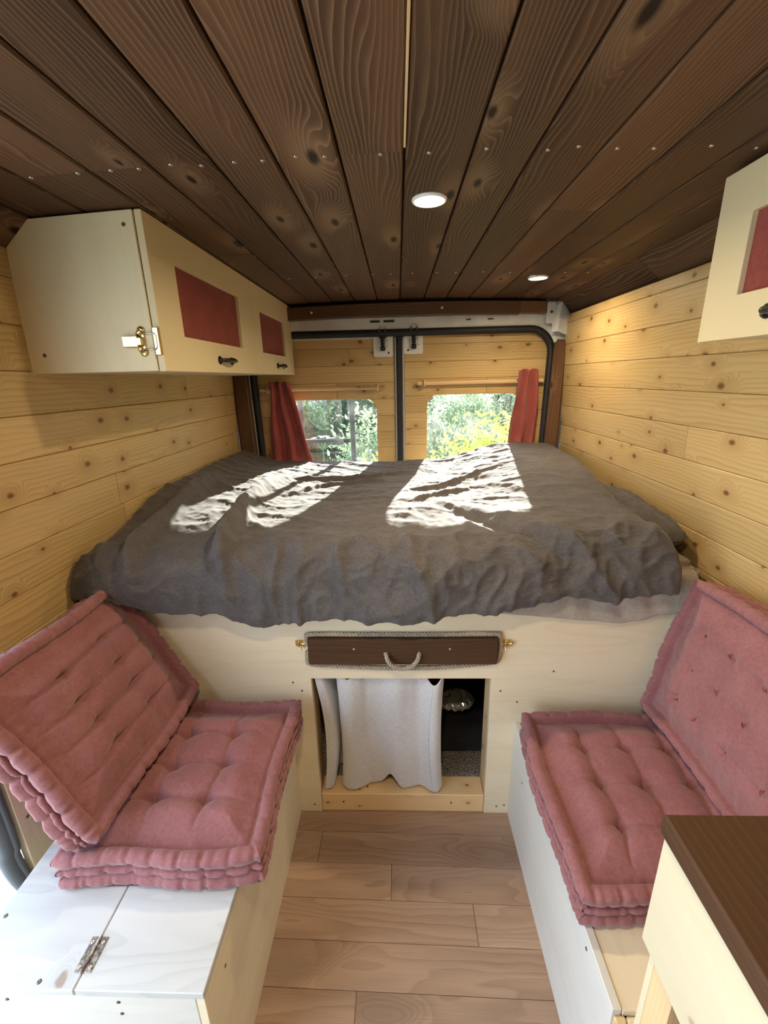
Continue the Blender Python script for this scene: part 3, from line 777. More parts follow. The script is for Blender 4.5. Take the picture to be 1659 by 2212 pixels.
def smooth_path(pts, n=8):
    out = []
    for i in range(len(pts) - 1):
        p0 = Vector(pts[max(0, i - 1)]); p1 = Vector(pts[i]); p2 = Vector(pts[i + 1]); p3 = Vector(pts[min(len(pts) - 1, i + 2)])
        for t in np.linspace(0, 1, n, endpoint=False):
            out.append(.5 * ((2 * p1) + (p2 - p0) * t + (2 * p0 - 5 * p1 + 4 * p2 - p3) * t * t + (3 * p1 - p0 - 3 * p2 + p3) * t ** 3))
    out.append(Vector(pts[-1])); return out
yr = YB - .008
pts = [(bx0 - .006, yr, bz0 + .035), (bx0 - .008, yr, bz0 + .01), (bx0 + .002, yr, bz0 - .010), (-.17, yr, bz0 - .018), (-.03, yr, bz0 - .025), (.10, yr, bz0 - .023), (.20, yr, bz0 - .014), (bx1 - .004, yr, bz0 - .004), (bx1 + .008, yr, bz0 + .012), (bx1 + .012, yr, bz0 + .05), (bx1 + .006, yr, bz1), (bx1 - .01, yr, bz1 + .006), (.1, yr, bz1 + .005), (-.1, yr, bz1 + .006), (bx0 + .01, yr, bz1 + .007), (bx0 - .006, yr, bz1 - .002), (bx0 - .007, yr, bz1 - .025)]
rel(rope(smooth_path(pts, 10), .0062), tb).build('rope_edging', M['rope'], tb)
yh = YB - .030
pts = [(-.043, YB - .022, .640), (-.043, yh, .639), (-.036, yh - .012, .622), (-.02, yh - .016, .609), (.003, yh - .017, .604), (.027, yh - .016, .610), (.044, yh - .012, .624), (.052, yh, .638), (.052, YB - .022, .640)]
rel(rope(smooth_path(pts, 8), .0062), tb).build('rope_handle', M['rope'], tb)
for x in (-.136, .140):
    mb = MB(); screw_head(mb, (x, YB - .026, .655), (0, -1, 0), .0035); rel(mb, tb).build('screw', M['brass'], tb)
for s, xb in ((-1, bx0 - .006), (1, bx1 + .008)):
    mb = MB(); y0 = YB - .001
    mb.box((xb + min(0, s * .034), y0 - .004, .652), (xb + max(0, s * .034), y0, .670), .001)
    mb.tube([(xb - s * .004, y0 - .007, .661), (xb + s * .03, y0 - .007, .661)], .0038, 10)
    mb.tube([(xb + s * .016, y0 - .007, .661), (xb + s * .017, y0 - .013, .652), (xb + s * .018, y0 - .014, .645)], [.003, .003, .0022], 8)
    mb.box((xb + s * .022 - .004, y0 - .012, .653), (xb + s * .022 + .004, y0 - .002, .669), .0015)
    if s > 0: mb.lathe((xb + s * .03, y0 - .007, .661), (1, 0, 0), [(.0038, 0), (.006, .002), (.0065, .005), (.004, .008), (.0001, .009)], 12)
    rel(mb, tb).build('brass_bolt', M['brass'], tb)

# grey storage curtain on black rod clips
def storage_curtain():
    ctl = [(-.268, 1.120), (-.246, 1.124), (-.238, 1.150), (-.236, 1.205), (-.215, 1.225), (-.200, 1.190), (-.203, 1.140), (-.190, 1.121), (-.160, 1.118), (-.132, 1.130), (-.105, 1.146), (-.06, 1.147), (-.01, 1.130), (.03, 1.140), (.062, 1.146), (.092, 1.123), (.115, 1.117), (.131, 1.134), (.126, 1.150)]
    pa = smooth_path([(x, y, 0) for x, y in ctl], 12); nu = len(pa); nv = 70
    A = np.array([[p.x, p.y] for p in pa]); v = np.linspace(0, 1, nv)
    P = np.zeros((nu, nv, 3)); U = np.zeros((nu, nv, 2))
    for i in range(nu):
        x, y = A[i]; t = i / (nu - 1)
        zt = .529; sag = 0.
        for c, w, d in ((-.222, .030, .012), (.098, .022, .034), (-.165, .012, .010)): sag += d * math.exp(-((x - c) / w) ** 2)
        zb = .080
        if -.10 < x < .03: zb += .048 * math.exp(-((x + .038) / .024) ** 2)
        zb += .006 * math.exp(-((x - .13) / .012) ** 2) + .006 * math.exp(-((x + .2) / .012) ** 2)
        for j in range(nv):
            q = v[j]; z = (zt - sag) * (1 - q) + zb * q
            dx = .010 * math.sin(PI * q) * math.sin(7 * t) + (-.012 * math.sin(PI * q) if x > .1 else 0)
            dy = .006 * math.sin(6 * q + 8 * t) * math.sin(PI * q) - .010 * q * math.exp(-((x - .05) / .1) ** 2)
            if x < -.21: dx += .022 * math.sin(PI * q * .9)
            P[i, j] = (x + dx, y + dy, z); U[i, j] = (t * .5, z)
    mb = MB(); mb.grid(P, U); root = empty('storage_curtain', (-.07, YB + .03, .53), 'pale grey linen curtain hanging in the storage opening under the bed', 'curtain')
    mod_solid(rel(mb, root).build('cloth', M['greycloth'], root), .003)
    mb = MB(); mb.tube([(-.272, 1.142, .531), (0, 1.142, .531), (.267, 1.142, .531)], .004, 8); rel(mb, root).build('rod', M['black'], root)
    for x in (-.122, .062, -.186):
        mb = MB(); mb.tube([(x, 1.142 + .010 * math.cos(t), .522 + .014 * math.sin(t)) for t in np.linspace(0, 2 * PI, 15)[:-1]], .0035, 8, closed=True, up=(1, 0, 0))
        rel(mb, root).build('ring', M['black'], root)
storage_curtain()
# clear plastic bag of things inside the storage
r_b = np.random.RandomState(4); bagP = np.zeros((26, 20, 3))
for i in range(26):
    for j in range(20):
        a = 2 * PI * j / 20; t = i / 25
        rad = .055 * (math.sin(PI * min(1, t * 1.0 + .02)) ** .5) * (.45 + .65 * t)
        w = 1 + .28 * float(vnoise(j * .9, i * .55, 3))
        bagP[i, j] = (.10 + t * .17, 1.34 + rad * w * math.cos(a) * 1.1, .238 + .02 * math.sin(t * 2) + rad * w * math.sin(a) * .62)
mb = MB(); mb.grid(bagP, close_v=True, smooth=False); bg = mb.build('plastic_bag', M['film']); tag(bg, 'crumpled clear plastic bag in the dark storage space under the bed', 'bag')
mb = MB(); mb.box((.0, 1.27, .0745), (.40, 1.55, .185), .03, seg=3); tag(mb.build('storage_bag', M['black_cloth']), 'black fabric bag under the plastic bag inside the bed storage', 'bag')

# ------------------------------------------------------------------ benches
bl = empty('bench', (-.60, .46, 0), 'pale wooden bench with hinged white lid on the left of the aisle', 'bench', None)
LZ = .405; BX = -.345
def part(root, nm, lo, hi, mat, grain='y', ch=.0012, pid=None):
    mb = MB(); mb.box(lo, hi, ch, grain, pid); return rel(mb, root).build(nm, M[mat], root)
part(bl, 'front_panel', (BX - .016, .457, 0), (BX, 1.1015, LZ - .0165), 'ply_front', 'y')
part(bl, 'end_panel', (-.80, .457, 0), (BX - .0165, .473, LZ - .0165), 'plywhite', 'x')
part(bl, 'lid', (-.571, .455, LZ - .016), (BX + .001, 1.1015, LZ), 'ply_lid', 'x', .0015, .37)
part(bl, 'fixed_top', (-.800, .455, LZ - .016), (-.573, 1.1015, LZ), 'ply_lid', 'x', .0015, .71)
for x, y in ((-.80 + .05, .50), (-.785, .56), (-.64, .465)):
    mb = MB(); screw_head(mb, (x, y, LZ), (0, 0, 1), .004); rel(mb, bl).build('screw', M['screw'], bl)
for x, z in ((-.70, .372), (-.50, .372), (-.5, .34)):
    mb = MB(); screw_head(mb, (x, .457, z), (0, -1, 0), .0036); rel(mb, bl).build('screw', M['screw'], bl)
mb = MB(); screw_head(mb, (BX, .53, .33), (1, 0, 0), .0035); rel(mb, bl).build('screw', M['screw'], bl)
hg = empty('hinge', (0, 0, 0)); hg.parent = bl
for s in (-1, 1):
    part(hg, 'leaf', (-.572 + (.0005 if s > 0 else -.0155), .478, LZ), (-.572 + (.0155 if s > 0 else -.0005), .530, LZ + .0016), 'rusty', ch=.0006)
    for y in (.486, .522):
        mb = MB(); screw_head(mb, (-.572 + s * .010, y, LZ + .0016), (0, 0, 1), .0036); mb.build('screw', M['steel'], hg)
mb = MB(); mb.tube([(-.572, .477, LZ + .002), (-.572, .531, LZ + .002)], .0028, 10); mb.build('pin', M['rusty'], hg)
hg.location = -bl.location
for c in hg.children: c.location = (0, 0, 0)

br = empty('bench', (.60, .46, 0), 'pale wooden bench to the right of the aisle, behind the worktop', 'bench', None)
RZ = .375; BXR = .348
part(br, 'front_panel', (BXR, .463, 0), (BXR + .016, 1.1015, RZ), 'plywhite', 'y', .0012, .15)
part(br, 'seat_board', (BXR + .0175, .463, RZ - .018), (.852, 1.1015, RZ - .003), 'ply_front', 'y')
part(br, 'end_trim', (BXR + .002, .452, 0), (BXR + .022, .4625, RZ - .012), 'pine_soft', 'z', .003)
part(br, 'end_panel', (BXR + .023, .4525, 0), (.852, .4625, RZ - .014), 'ply', 'x', .003)
mb = MB(); screw_head(mb, (BXR, .56, .345), (-1, 0, 0), .0035); rel(mb, br).build('screw', M['screw'], br)
mb = MB(); screw_head(mb, (BXR, .99, .26), (-1, 0, 0), .003); rel(mb, br).build('screw', M['screw'], br)

# ------------------------------------------------------------------ counter on the right
ct = empty('counter_unit', (.60, 0, 0), 'cream kitchen counter unit with open lower compartment at the right edge', 'cabinet')
part(ct, 'front_board', (.356, -.70, .588), (.372, .447, .802), 'ply_counter', 'y', .001, .52)
part(ct, 'end_panel', (.374, .436, .0), (.852, .447, .802), 'ply', 'z', .001, .3)
part(ct, 'corner_post', (.374, .392, 0), (.412, .4355, .802), 'pine_soft', 'z', .0015, .81)
part(ct, 'shelf', (.414, -.7, .02), (.85, .437, .032), 'linen_panel', 'y')
part(ct, 'inner_lining', (.413, .4315, .033), (.85, .4355, .80), 'greyrubber', 'y')
part(ct, 'end_panel', (.374, -.70, 0), (.852, -.684, .802), 'ply', 'z')
mb = MB(); mb.box((.347, -.72, .803), (.850, .446, .836), .0035, 'y', .44, 2)
tag(mb.build('worktop', M['walnut']), 'dark brown stained worktop on the cream counter unit at lower right', 'worktop')
bm = bmesh.new(); bmesh.ops.create_cube(bm, size=1)
for v in bm.verts: v.co = Vector((.44 + (v.co.x + .5) * .36, .06 + (v.co.y + .5) * .335, .033 + (v.co.z + .5) * .42))
bmesh.ops.bevel(bm, geom=bm.edges[:], offset=.035, segments=4, affect='EDGES')
cb = empty('cool_box', (.62, .2, .033), 'black plastic box standing inside the open compartment of the counter unit', 'box')
mb = MB(); mb.bm(bm, 'y', 0, True); rel(mb, cb).build('body', M['blackplastic'], cb)
mb = MB(); mb.box((.448, .10, .40), (.79, .36, .47), .02, seg=3); rel(mb, cb).build('lid', M['black'], cb)
mb = MB(); screw_head(mb, (.456, .385, .438), (-.7, .6, .3), .006); rel(mb, cb).build('stud', M['steel'], cb)

# ------------------------------------------------------------------ mattress cushions
def cushion(W, L, T, seed, rows=3, cols=3, A=.020, kx=1., ky=1., roll=.0155, knots=False, tuft=.012, N=170, pin=.052, gather=1.):
    """tufted mattress cushion with rolled edges; local x width, y length, z up, base at z=0"""
    R = np.random.RandomState(seed)
    def axis(n):
        t = np.linspace(-1, 1, n); return np.sign(t) * (1 - (1 - np.abs(t)) ** 1.35)
    a = axis(N)[:, None] + 0 * axis(N)[None, :]; b = 0 * axis(N)[:, None] + axis(N)[None, :]
    cr = .022
    x = W / 2 * a * (1 - cr * np.abs(b) ** 14); y = L / 2 * b * (1 - cr * np.abs(a) ** 14)
    x = x + .006 * np.sin(2.2 * y / L * PI + seed) * a ** 2; y = y + .006 * np.sin(2.6 * x / W * PI + seed * 2) * b ** 2
    dx = W / 2 * (1 - np.abs(a)); dy = L / 2 * (1 - np.abs(b)); d = np.minimum(dx, dy)
    dsm = -np.log(np.exp(-dx * 60) + np.exp(-dy * 60)) / 60; d = np.maximum(0, np.where(d < .05, d, dsm)); d = np.minimum(dx, dy)
    s = np.where(dx < dy, y * np.sign(a) + 3. * np.sign(a), x * np.sign(b) + 9. * np.sign(b))
    # stitched gathers along the rolls
    def pinch(s):
        q = s / pin + .35 * vnoise(s * 9, s * 0 + seed, seed); f = np.abs(q - np.round(q))
        return np.exp(-(f / .10) ** 2) * (.55 + .45 * vnoise(np.round(q) * 1.7, s * 0 + 2., seed + 3))
    pn = pinch(s); r = roll
    seamd = 2 * r + .004
    zc = T - r - .002
    wob = .0035 * vnoise(s * 14, s * 0, seed + 5)
    zr = zc + np.sqrt(np.maximum(0, r ** 2 - (np.clip(d, 0, 2 * r) - r) ** 2)) + wob
    zr -= .009 * pn * np.exp(-((d - r * .8) / (r)) ** 2) * gather
    # tufted middle
    iw, il = W - 2 * seamd, L - 2 * seamd
    p = np.clip((x + iw / 2) / iw, 0, 1) * cols; q = np.clip((y + il / 2) / il, 0, 1) * rows
    p = p + .16 * vnoise(x * 9, y * 9, seed + 1) + .05 * vnoise(x * 30, y * 30, seed + 1); q = q + .16 * vnoise(x * 9 + 7, y * 9, seed + 2) + .05 * vnoise(x * 30, y * 30, seed + 8)
    fu = np.abs(p - np.round(p)) * 2; fv = np.abs(q - np.round(q)) * 2      # 0 at creases/tufts
    inx = ((p > .5) & (p < cols - .5)); iny = ((q > .5) & (q < rows - .5))
    cu = np.where(inx, np.exp(-(fu / .075) ** 1.1), 0); cv = np.where(iny, np.exp(-(fv / .075) ** 1.1), 0)
    gx = np.where(inx, np.exp(-(fu / .45) ** 2), 0); gy = np.where(iny, np.exp(-(fv / .45) ** 2), 0)
    dome = sst(0, .075, d - seamd)
    dip = kx * (.34 * gx + .66 * cu) * (.55 + .45 * np.where(iny, np.exp(-(fv / .5) ** 2), 0)) + ky * (.34 * gy + .66 * cv) * (.55 + .45 * np.where(inx, np.exp(-(fu / .5) ** 2), 0))
    tf = np.where(inx & iny, np.exp(-((fu / .22) ** 2 + (fv / .22) ** 2)), 0)
    zi = T - 1.25 * r + dome * (A + .006 * vnoise(x * 6, y * 6, seed + 4)) - dome * A * .80 * np.minimum(dip, 1.25) - tuft * tf * dome
    # radiating folds from the seam
    zi += .0050 * vnoise(s * 45, d * 12, seed + 6) * np.exp(-(d - seamd) / .035) + .0012 * fbm(x * 40, y * 40, seed + 9, 3)
    zi -= .006 * np.exp(-((d - seamd) / .006) ** 2)
    k = sst(2 * r - .004, 2 * r + .004, d); z = zr * (1 - k) + zi * k
    z += .0032 * vnoise(s * 85, d * 14, seed + 11) * np.exp(-d / .028) * gather
    # push roll outline in at the pinches
    ins = (.0045 * pn * gather - .003 * vnoise(s * 22, s * 0 + 4., seed + 12)) * np.exp(-d / .012)
    x = x - np.where(dx < dy, np.sign(a) * ins, 0); y = y - np.where(dx < dy, 0, np.sign(b) * ins)
    mb = MB(); top = np.stack([x, y, z], -1)
    mb.grid(top, np.stack([x, y], -1))
    # side rings from the grid boundary
    per = [(i, 0) for i in range(N)] + [(N - 1, j) for j in range(1, N)] + [(i, N - 1) for i in range(N - 2, -1, -1)] + [(0, j) for j in range(N - 2, 0, -1)]
    bp = np.array([top[i, j] for i, j in per]); nb = len(bp)
    tgv = np.roll(bp, -3, 0) - np.roll(bp, 3, 0); nr = np.stack([tgv[:, 1], -tgv[:, 0]], -1); nr /= np.linalg.norm(nr, axis=1)[:, None] + 1e-9
    for _ in range(2): nr = (np.roll(nr, 1, 0) + nr + np.roll(nr, -1, 0)) / 3
    arc = np.cumsum(np.linalg.norm(np.diff(bp[:, :2], axis=0, append=bp[:1, :2]), axis=1))
    pin2 = pinch(arc + 40.); wv = .0045 * vnoise(arc * 13, arc * 0 + 1, seed + 21)
    zc0 = zc; zb = r + .001
    prof = [(-.001, zc0 - .45 * r, 1), (-.0045, zc0 - .85 * r, 1), (-.010, zc0 - 1.1 * r, 0), (-.0145, zc0 - 1.25 * r, 0), (-.010, zc0 - 1.5 * r, 0),
            (-.004, (zc0 + zb) / 2 + .35 * r, 2), (-.001, (zc0 + zb) / 2, 2), (-.004, (zc0 + zb) / 2 - .35 * r, 2), (-.010, zb + 1.5 * r, 0), (-.0145, zb + 1.25 * r, 0), (-.010, zb + 1.1 * r, 0),
            (-.003, zb + .7 * r, 1), (.001, zb + .2 * r, 1), (-.001, zb - .3 * r, 1), (-.006, zb - .75 * r, 1), (-.014, zb - r, 0)]
    rings = [bp]
    for o, zz, kk in prof:
        oo = o - (.006 * np.roll(pin2, 7) * gather if kk == 1 else 0) - (.007 * np.roll(pin2, 23) * gather if kk == 2 else 0) + .0022 * vnoise(arc * 60, arc * 0 + zz * 90, seed + 31) * (kk > 0)
        ring = np.empty((nb, 3)); ring[:, :2] = bp[:, :2] + nr * np.asarray(oo)[..., None] if np.ndim(oo) else bp[:, :2] + nr * oo
        ring[:, 2] = zz + wv * (1 if .2 * T < zz < .9 * T else .2) + .0015 * np.roll(pin2, 5) * (kk == 0)
        rings.append(ring)
    A_ = np.array(rings); U = np.stack([np.broadcast_to(arc[None, :], A_.shape[:2]), A_[..., 2]], -1)
    mb.grid(A_, U, close_v=True, flip=True)
    base = len(mb.v) - nb; mb.f.append([base + i for i in reversed(range(nb))]); mb.pid.append(0); mb.sm.append(False); mb.uv.append([(0, 0)] * nb)
    kn = None
    if knots:
        kn = []
        for i in range(1, cols):
            for j in range(1, rows): kn.append((-iw / 2 + iw * i / cols + R.uniform(-.012, .012), -il / 2 + il * j / rows + R.uniform(-.012, .012)))
    return mb, kn, top

def bend(mb, fn): mb.v = [fn(*p) for p in mb.v]; return mb

# seat cushions
mb, _, _ = cushion(.430, .455, .094, 11, rows=4, cols=3, A=.029, kx=.95, ky=1.1)
o = mb.build('seat_cushion', M['rose']); o.location = (-.509, .832, LZ + .0005); o.rotation_euler = (0, 0, math.radians(1.5))
tag(o, 'dusty rose tufted cushion lying flat on the left bench', 'cushion')
mb, _, _ = cushion(.49, .485, .092, 23, rows=4, cols=4, A=.031, kx=1.25, ky=.5)
o = mb.build('seat_cushion', M['rose']); o.location = (.576, .812, RZ + .0005); o.rotation_euler = (0, 0, math.radians(-1.6))
tag(o, 'dusty rose tufted cushion lying flat on the right bench', 'cushion')
# back cushions, leaning on the side walls
mb, _, _ = cushion(.405, .470, .088, 37, rows=3, cols=5, A=.028, kx=1.15, ky=.35, tuft=.006, gather=1.3)
bend(mb, lambda x, y, z: (x, y, z - .018 * (1 - (x / .2) ** 2) * 0 + .012 * (x / .2) ** 2))
o = mb.build('back_cushion', M['rose'])
ang = math.radians(-60 )
# local x runs up the slope, local z is the front face normal (towards the aisle)
def lean(o, foot, side, tilt, yaw=0.):
    t = math.radians(tilt)
    ux = Vector((-math.sin(t) if side < 0 else math.sin(t), 0, math.cos(t)))      # up the slope
    nz = Vector((math.cos(t) if side < 0 else -math.cos(t), 0, math.sin(t)))      # front normal
    uy = nz.cross(ux)
    m = Matrix(((ux.x, uy.x, nz.x, foot[0]), (ux.y, uy.y, nz.y, foot[1]), (ux.z, uy.z, nz.z, foot[2]), (0, 0, 0, 1)))
    o.matrix_world = m @ Matrix.Rotation(math.radians(yaw), 4, 'Z')
lean(o, (-.768, .842, .672), -1, 27)
tag(o, 'dusty rose tufted cushion leaning against the left pine wall', 'cushion')
mb, kn, tp = cushion(.415, .500, .085, 51, rows=5, cols=4, A=.020, kx=.30, ky=.22, tuft=.007, gather=.8, roll=.0135, knots=True)
bc = mb.build('back_cushion', M['rose']); lean(bc, (.803, .815, .672), 1, 12)
tag(bc, 'dusty rose tufted cushion leaning against the right pine wall', 'cushion')
for x, y in kn:
    i = int(np.argmin((tp[..., 0] - x) ** 2 + (tp[..., 1] - y) ** 2)); z = tp.reshape(-1, 3)[i][2]
    mb = MB(); a = rnd.uniform(0, PI); L = .007
    mb.tube([(x - L * math.cos(a), y - L * math.sin(a), z + .001), (x, y, z + .004), (x + L * math.cos(a) * .6, y + L * math.sin(a), z + .001)], .0012, 6)
    mb.tube([(x, y, z), (x + .004, y - .005, z + .005), (x + .009, y - .004, z + .002)], .0010, 6)
    mb.build('tuft_thread', M['panel_red'], bc)

# ------------------------------------------------------------------ mattress and bedding
MZ = .895
mt_ = empty('mattress', (0, 1.72, .79), 'mattress in a taupe fitted sheet under the charcoal duvet', 'mattress')
mb = MB(); bm = bmesh.new(); bmesh.ops.create_cube(bm, size=1)
for v in bm.verts: v.co = Vector((-.002 + v.co.x * 1.690, 1.722 + v.co.y * 1.222, .842 + v.co.z * .103))
bmesh.ops.bevel(bm, geom=bm.edges[:], offset=.032, segments=4, affect='EDGES')
bmesh.ops.subdivide_edges(bm, edges=bm.edges[:], cuts=2, use_grid_fill=True)
mb.bm(bm, 'x', 0, True); rel(mb, mt_).build('core', M['taupe'], mt_)
# loose sheet skirt hanging over the bed front on the right half
nu, nv = 120, 40
u = np.linspace(0, 1, nu)[:, None]; v = np.linspace(0, 1, nv)[None, :]
xs = -.10 + .90 * u + 0 * v
hem = np.interp(xs, [-.10, .05, .123, .25, .43, .55, .615, .66, .71, .80], [.815, .800, .787, .770, .754, .742, .736, .745, .762, .768])
zt = .888
zz = zt + (hem - zt) * v
yy = 1.094 - .012 * sst(0, .25, v) - .004 * sst(.5, 1, v) + .004 * vnoise(xs * 26, zz * 18, 5) * sst(.1, .6, v) + .0035 * np.sin(xs * 70 + zz * 60 + 4 * vnoise(xs * 8, zz * 9, 3)) * np.exp(-((xs - .62) / .1) ** 2) + .022 * (1 - sst(0, .18, v))
mb = MB(); mb.grid(np.stack([xs, yy, zz], -1), np.stack([xs, zz], -1)); mod_solid(rel(mb, mt_).build('fitted_sheet', M['taupe'], mt_), .002)

# --- duvet
HEMX = [-.875, -.76, -.685, -.60, -.50, -.44, -.353, -.28, -.16, .044, .29, .40, .53, .65, .735, .76]
HEMZ = [.885, .850, .812, .806, .803, .785, .768, .782, .790, .804, .834, .858, .846, .862, .882, .888]
def ztop(x, y):
    z = .968 + 0 * x + 0 * y
    z = z + .078 * sst(.22, .62, x + .10 * (y - 1.7)) * sst(1.12, 1.75, y)
    z = z + .034 * sst(.1, .6, x) * (1 - sst(1.12, 1.75, y))
    z = z + .080 * np.exp(-((x + .88) / .17) ** 2) * sst(1.10, 1.55, y)
    z = z + .030 * np.exp(-((x + .55) / .16) ** 2) * np.exp(-((y - 1.75) / .4) ** 2)
    z = z + .018 * np.exp(-((x - .02) / .28) ** 2) * np.exp(-((y - 1.45) / .28) ** 2)
    z = z - .012 * np.exp(-((x + .2) / .25) ** 2) * np.exp(-((y - 2.0) / .3) ** 2)
    return z
FOLDS = []   # (polyline [(u,v)...], width, height) filled below
def duvet_base(u, v):
    """u across 0..1, v 0 (rear) .. 1 (hem)"""
    yl = 2.325 + (1.135 - 2.325) * np.clip(v / .62, 0, 1)
    xr = np.interp(yl, [1.05, 1.3, 1.55, 1.9, 2.3], [.705, .716, .738, .812, .838])
    x = -.868 + (xr + .868) * u
    z = ztop(x, yl)
    hem = np.interp(x, HEMX, HEMZ)
    w = np.clip((v - .62) / .38, 0, 1)
    th = np.clip(w / .82, 0, 1) * PI / 2
    bul = .118 + .012 * np.sin(x * 7 + 1)
    zn = hem + (z - hem) * np.cos(th) ** .85
    yn = 1.135 - bul * np.sin(th) ** .9
    tk = np.clip((w - .82) / .18, 0, 1)
    yn = yn + .040 * tk; zn = zn + .012 * np.sin(tk * PI / 2) * tk
    y = np.where(v <= .62, yl, yn); zz = np.where(v <= .62, z, zn)
    # rolled free edge on the right
    e = np.clip((1 - u) / .040, 0, 1); dr = (1 - np.sqrt(np.maximum(0, 1 - (1 - e) ** 2)))
    zz = zz - dr * np.where(v <= .62, .095, .02)
    # tuck to the wall on the left
    e2 = np.clip(u / .03, 0, 1); zz = zz - .02 * (1 - e2) ** 2
    return x, y, zz
def polydist(px, py, pl):
    best = np.full(np.broadcast(px, py).shape, 1e9); sg = np.zeros_like(best); tt = np.zeros_like(best)
    n = len(pl) - 1
    for i in range(n):
        ax, ay = pl[i]; bx, by = pl[i + 1]; ex, ey = bx - ax, by - ay; l2 = ex * ex + ey * ey
        t = np.clip(((px - ax) * ex + (py - ay) * ey) / l2, 0, 1); dx = px - ax - t * ex; dy = py - ay - t * ey
        dd = np.hypot(dx, dy); s = np.sign(ex * dy - ey * dx); m = dd < best
        best = np.where(m, dd, best); sg = np.where(m, s, sg); tt = np.where(m, (i + t) / n, tt)
    return best, sg, tt
def make_duvet():
    NU, NV = 330, 300
    u = np.linspace(0, 1, NU)[:, None] + np.zeros((1, NV)); v = np.zeros((NU, 1)) + (np.linspace(0, 1, NV)[None, :])
    x, y, z = duvet_base(u, v)
    P = np.stack([x, y, z], -1)
    du = np.gradient(P, axis=0); dv = np.gradient(P, axis=1); n = np.cross(dv, du); n /= np.linalg.norm(n, axis=2)[..., None] + 1e-9
    n[n[..., 2] < -.5] *= 1
    X = u * 1.62; V = v * 1.75                                   # cloth metres
    Xw = X + .05 * vnoise(X * 3, V * 3, 61); Vw = V + .05 * vnoise(X * 3, V * 3, 62)
    top = 1 - sst(.52, .72, v)
    fr = 1 - top; X0 = Xw
    h = (.011 + .009 * fr) * fbm(Xw * 2.4, Vw * 2.4, 1, 2)
    rg = 1 - np.abs(vnoise(Xw * 6.5, Vw * 2.2, 19)) * 2.6; h += .016 * np.clip(rg, 0, 1) ** 2 * (.15 + .85 * fr)
    rg = 1 - np.abs(vnoise(Xw * 15, Vw * 5, 23)) * 2.8; h += .0065 * np.clip(rg, 0, 1) ** 2 * (.1 + .9 * fr)
    rg = 1 - np.abs(vnoise((Xw + .5 * Vw) * 4.2, (Vw - .45 * Xw) * 9, 29)) * 2.8; h += .0055 * np.clip(rg, 0, 1) ** 2 * top
    rg = 1 - np.abs(vnoise((Xw + .4 * Vw) * 11, (Vw - .5 * Xw) * 20, 33)) * 3.0; h += .0018 * np.clip(rg, 0, 1) ** 2 * top
    rg = 1 - np.abs(vnoise(Xw * 30, Vw * 17, 39)) * 3.2; h += .0016 * np.clip(rg, 0, 1) ** 2
    h += .0007 * fbm(X * 45, V * 45, 49, 3)
    dr = sst(.70, .90, v); h += dr * .0030 * np.sin(Xw * 50 + 5 * vnoise(X * 7, V * 2, 71)) * (.5 + .8 * vnoise(X * 5, V * 3, 72))
    for pl, wd, ht, asym in FOLDS:
        d, sg, t = polydist(X, V, [(a * 1.62, b * 1.75) for a, b in pl])
        env = np.sin(PI * np.clip(t, .0, 1)) ** .5
        w2 = np.where(sg > 0, wd * asym, wd)
        h += ht * np.exp(-(d / w2) ** 2) * env
    edge = sst(0, .02, u) * sst(0, .02, 1 - u)
    P = P + n * (h * (.3 + .7 * edge))[..., None]
    P[..., 0] = np.maximum(P[..., 0], -.862 + .004 * sst(1.0, 1.2, P[..., 2]))
    P[..., 0] = np.minimum(P[..., 0], .846); P[..., 1] = np.minimum(P[..., 1], 2.33)
    P[..., 2] = np.where((v < .62) & (P[..., 2] < .905), .905, P[..., 2])
    mb = MB(); mb.grid(P, np.stack([X, V], -1))
    o = mb.build('duvet', M['charcoal']); mod_solid(o, .004, 0.)
    return tag(o, 'crumpled charcoal linen duvet spread over the bed under the rear windows', 'duvet')
FOLDS = [
    ([(.20, .25), (.205, .40), (.215, .52), (.235, .64), (.24, .76)], .034, .042, .45),
    ([(.05, .30), (.075, .50), (.085, .66), (.105, .84)], .026, .040, .5),
    ([(.215, .46), (.235, .60), (.25, .74), (.262, .88)], .024, .026, .5),
    ([(.62, .47), (.70, .56), (.77, .66), (.83, .84)], .026, -.014, 1.),
    ([(.66, .46), (.74, .55), (.80, .64), (.86, .80)], .045, .014, .6),
    ([(.24, .26), (.33, .22), (.43, .20), (.55, .14)], .022, .020, .5),
    ([(.27, .40), (.33, .30), (.42, .26), (.50, .25)], .022, .016, .5),
    ([(.55, .36), (.62, .34), (.70, .25), (.78, .22)], .020, .016, .5),
    ([(.57, .46), (.63, .40), (.70, .35)], .018, .014, .5),
    ([(.03, .66), (.05, .78), (.08, .92)], .022, .016, .6),
    ([(.33, .62), (.34, .74), (.335, .88)], .018, .012, .7),
    ([(.44, .66), (.45, .78), (.46, .92)], .016, .012, .7),
    ([(.56, .64), (.57, .76), (.60, .90)], .018, .012, .7),
]
make_duvet()

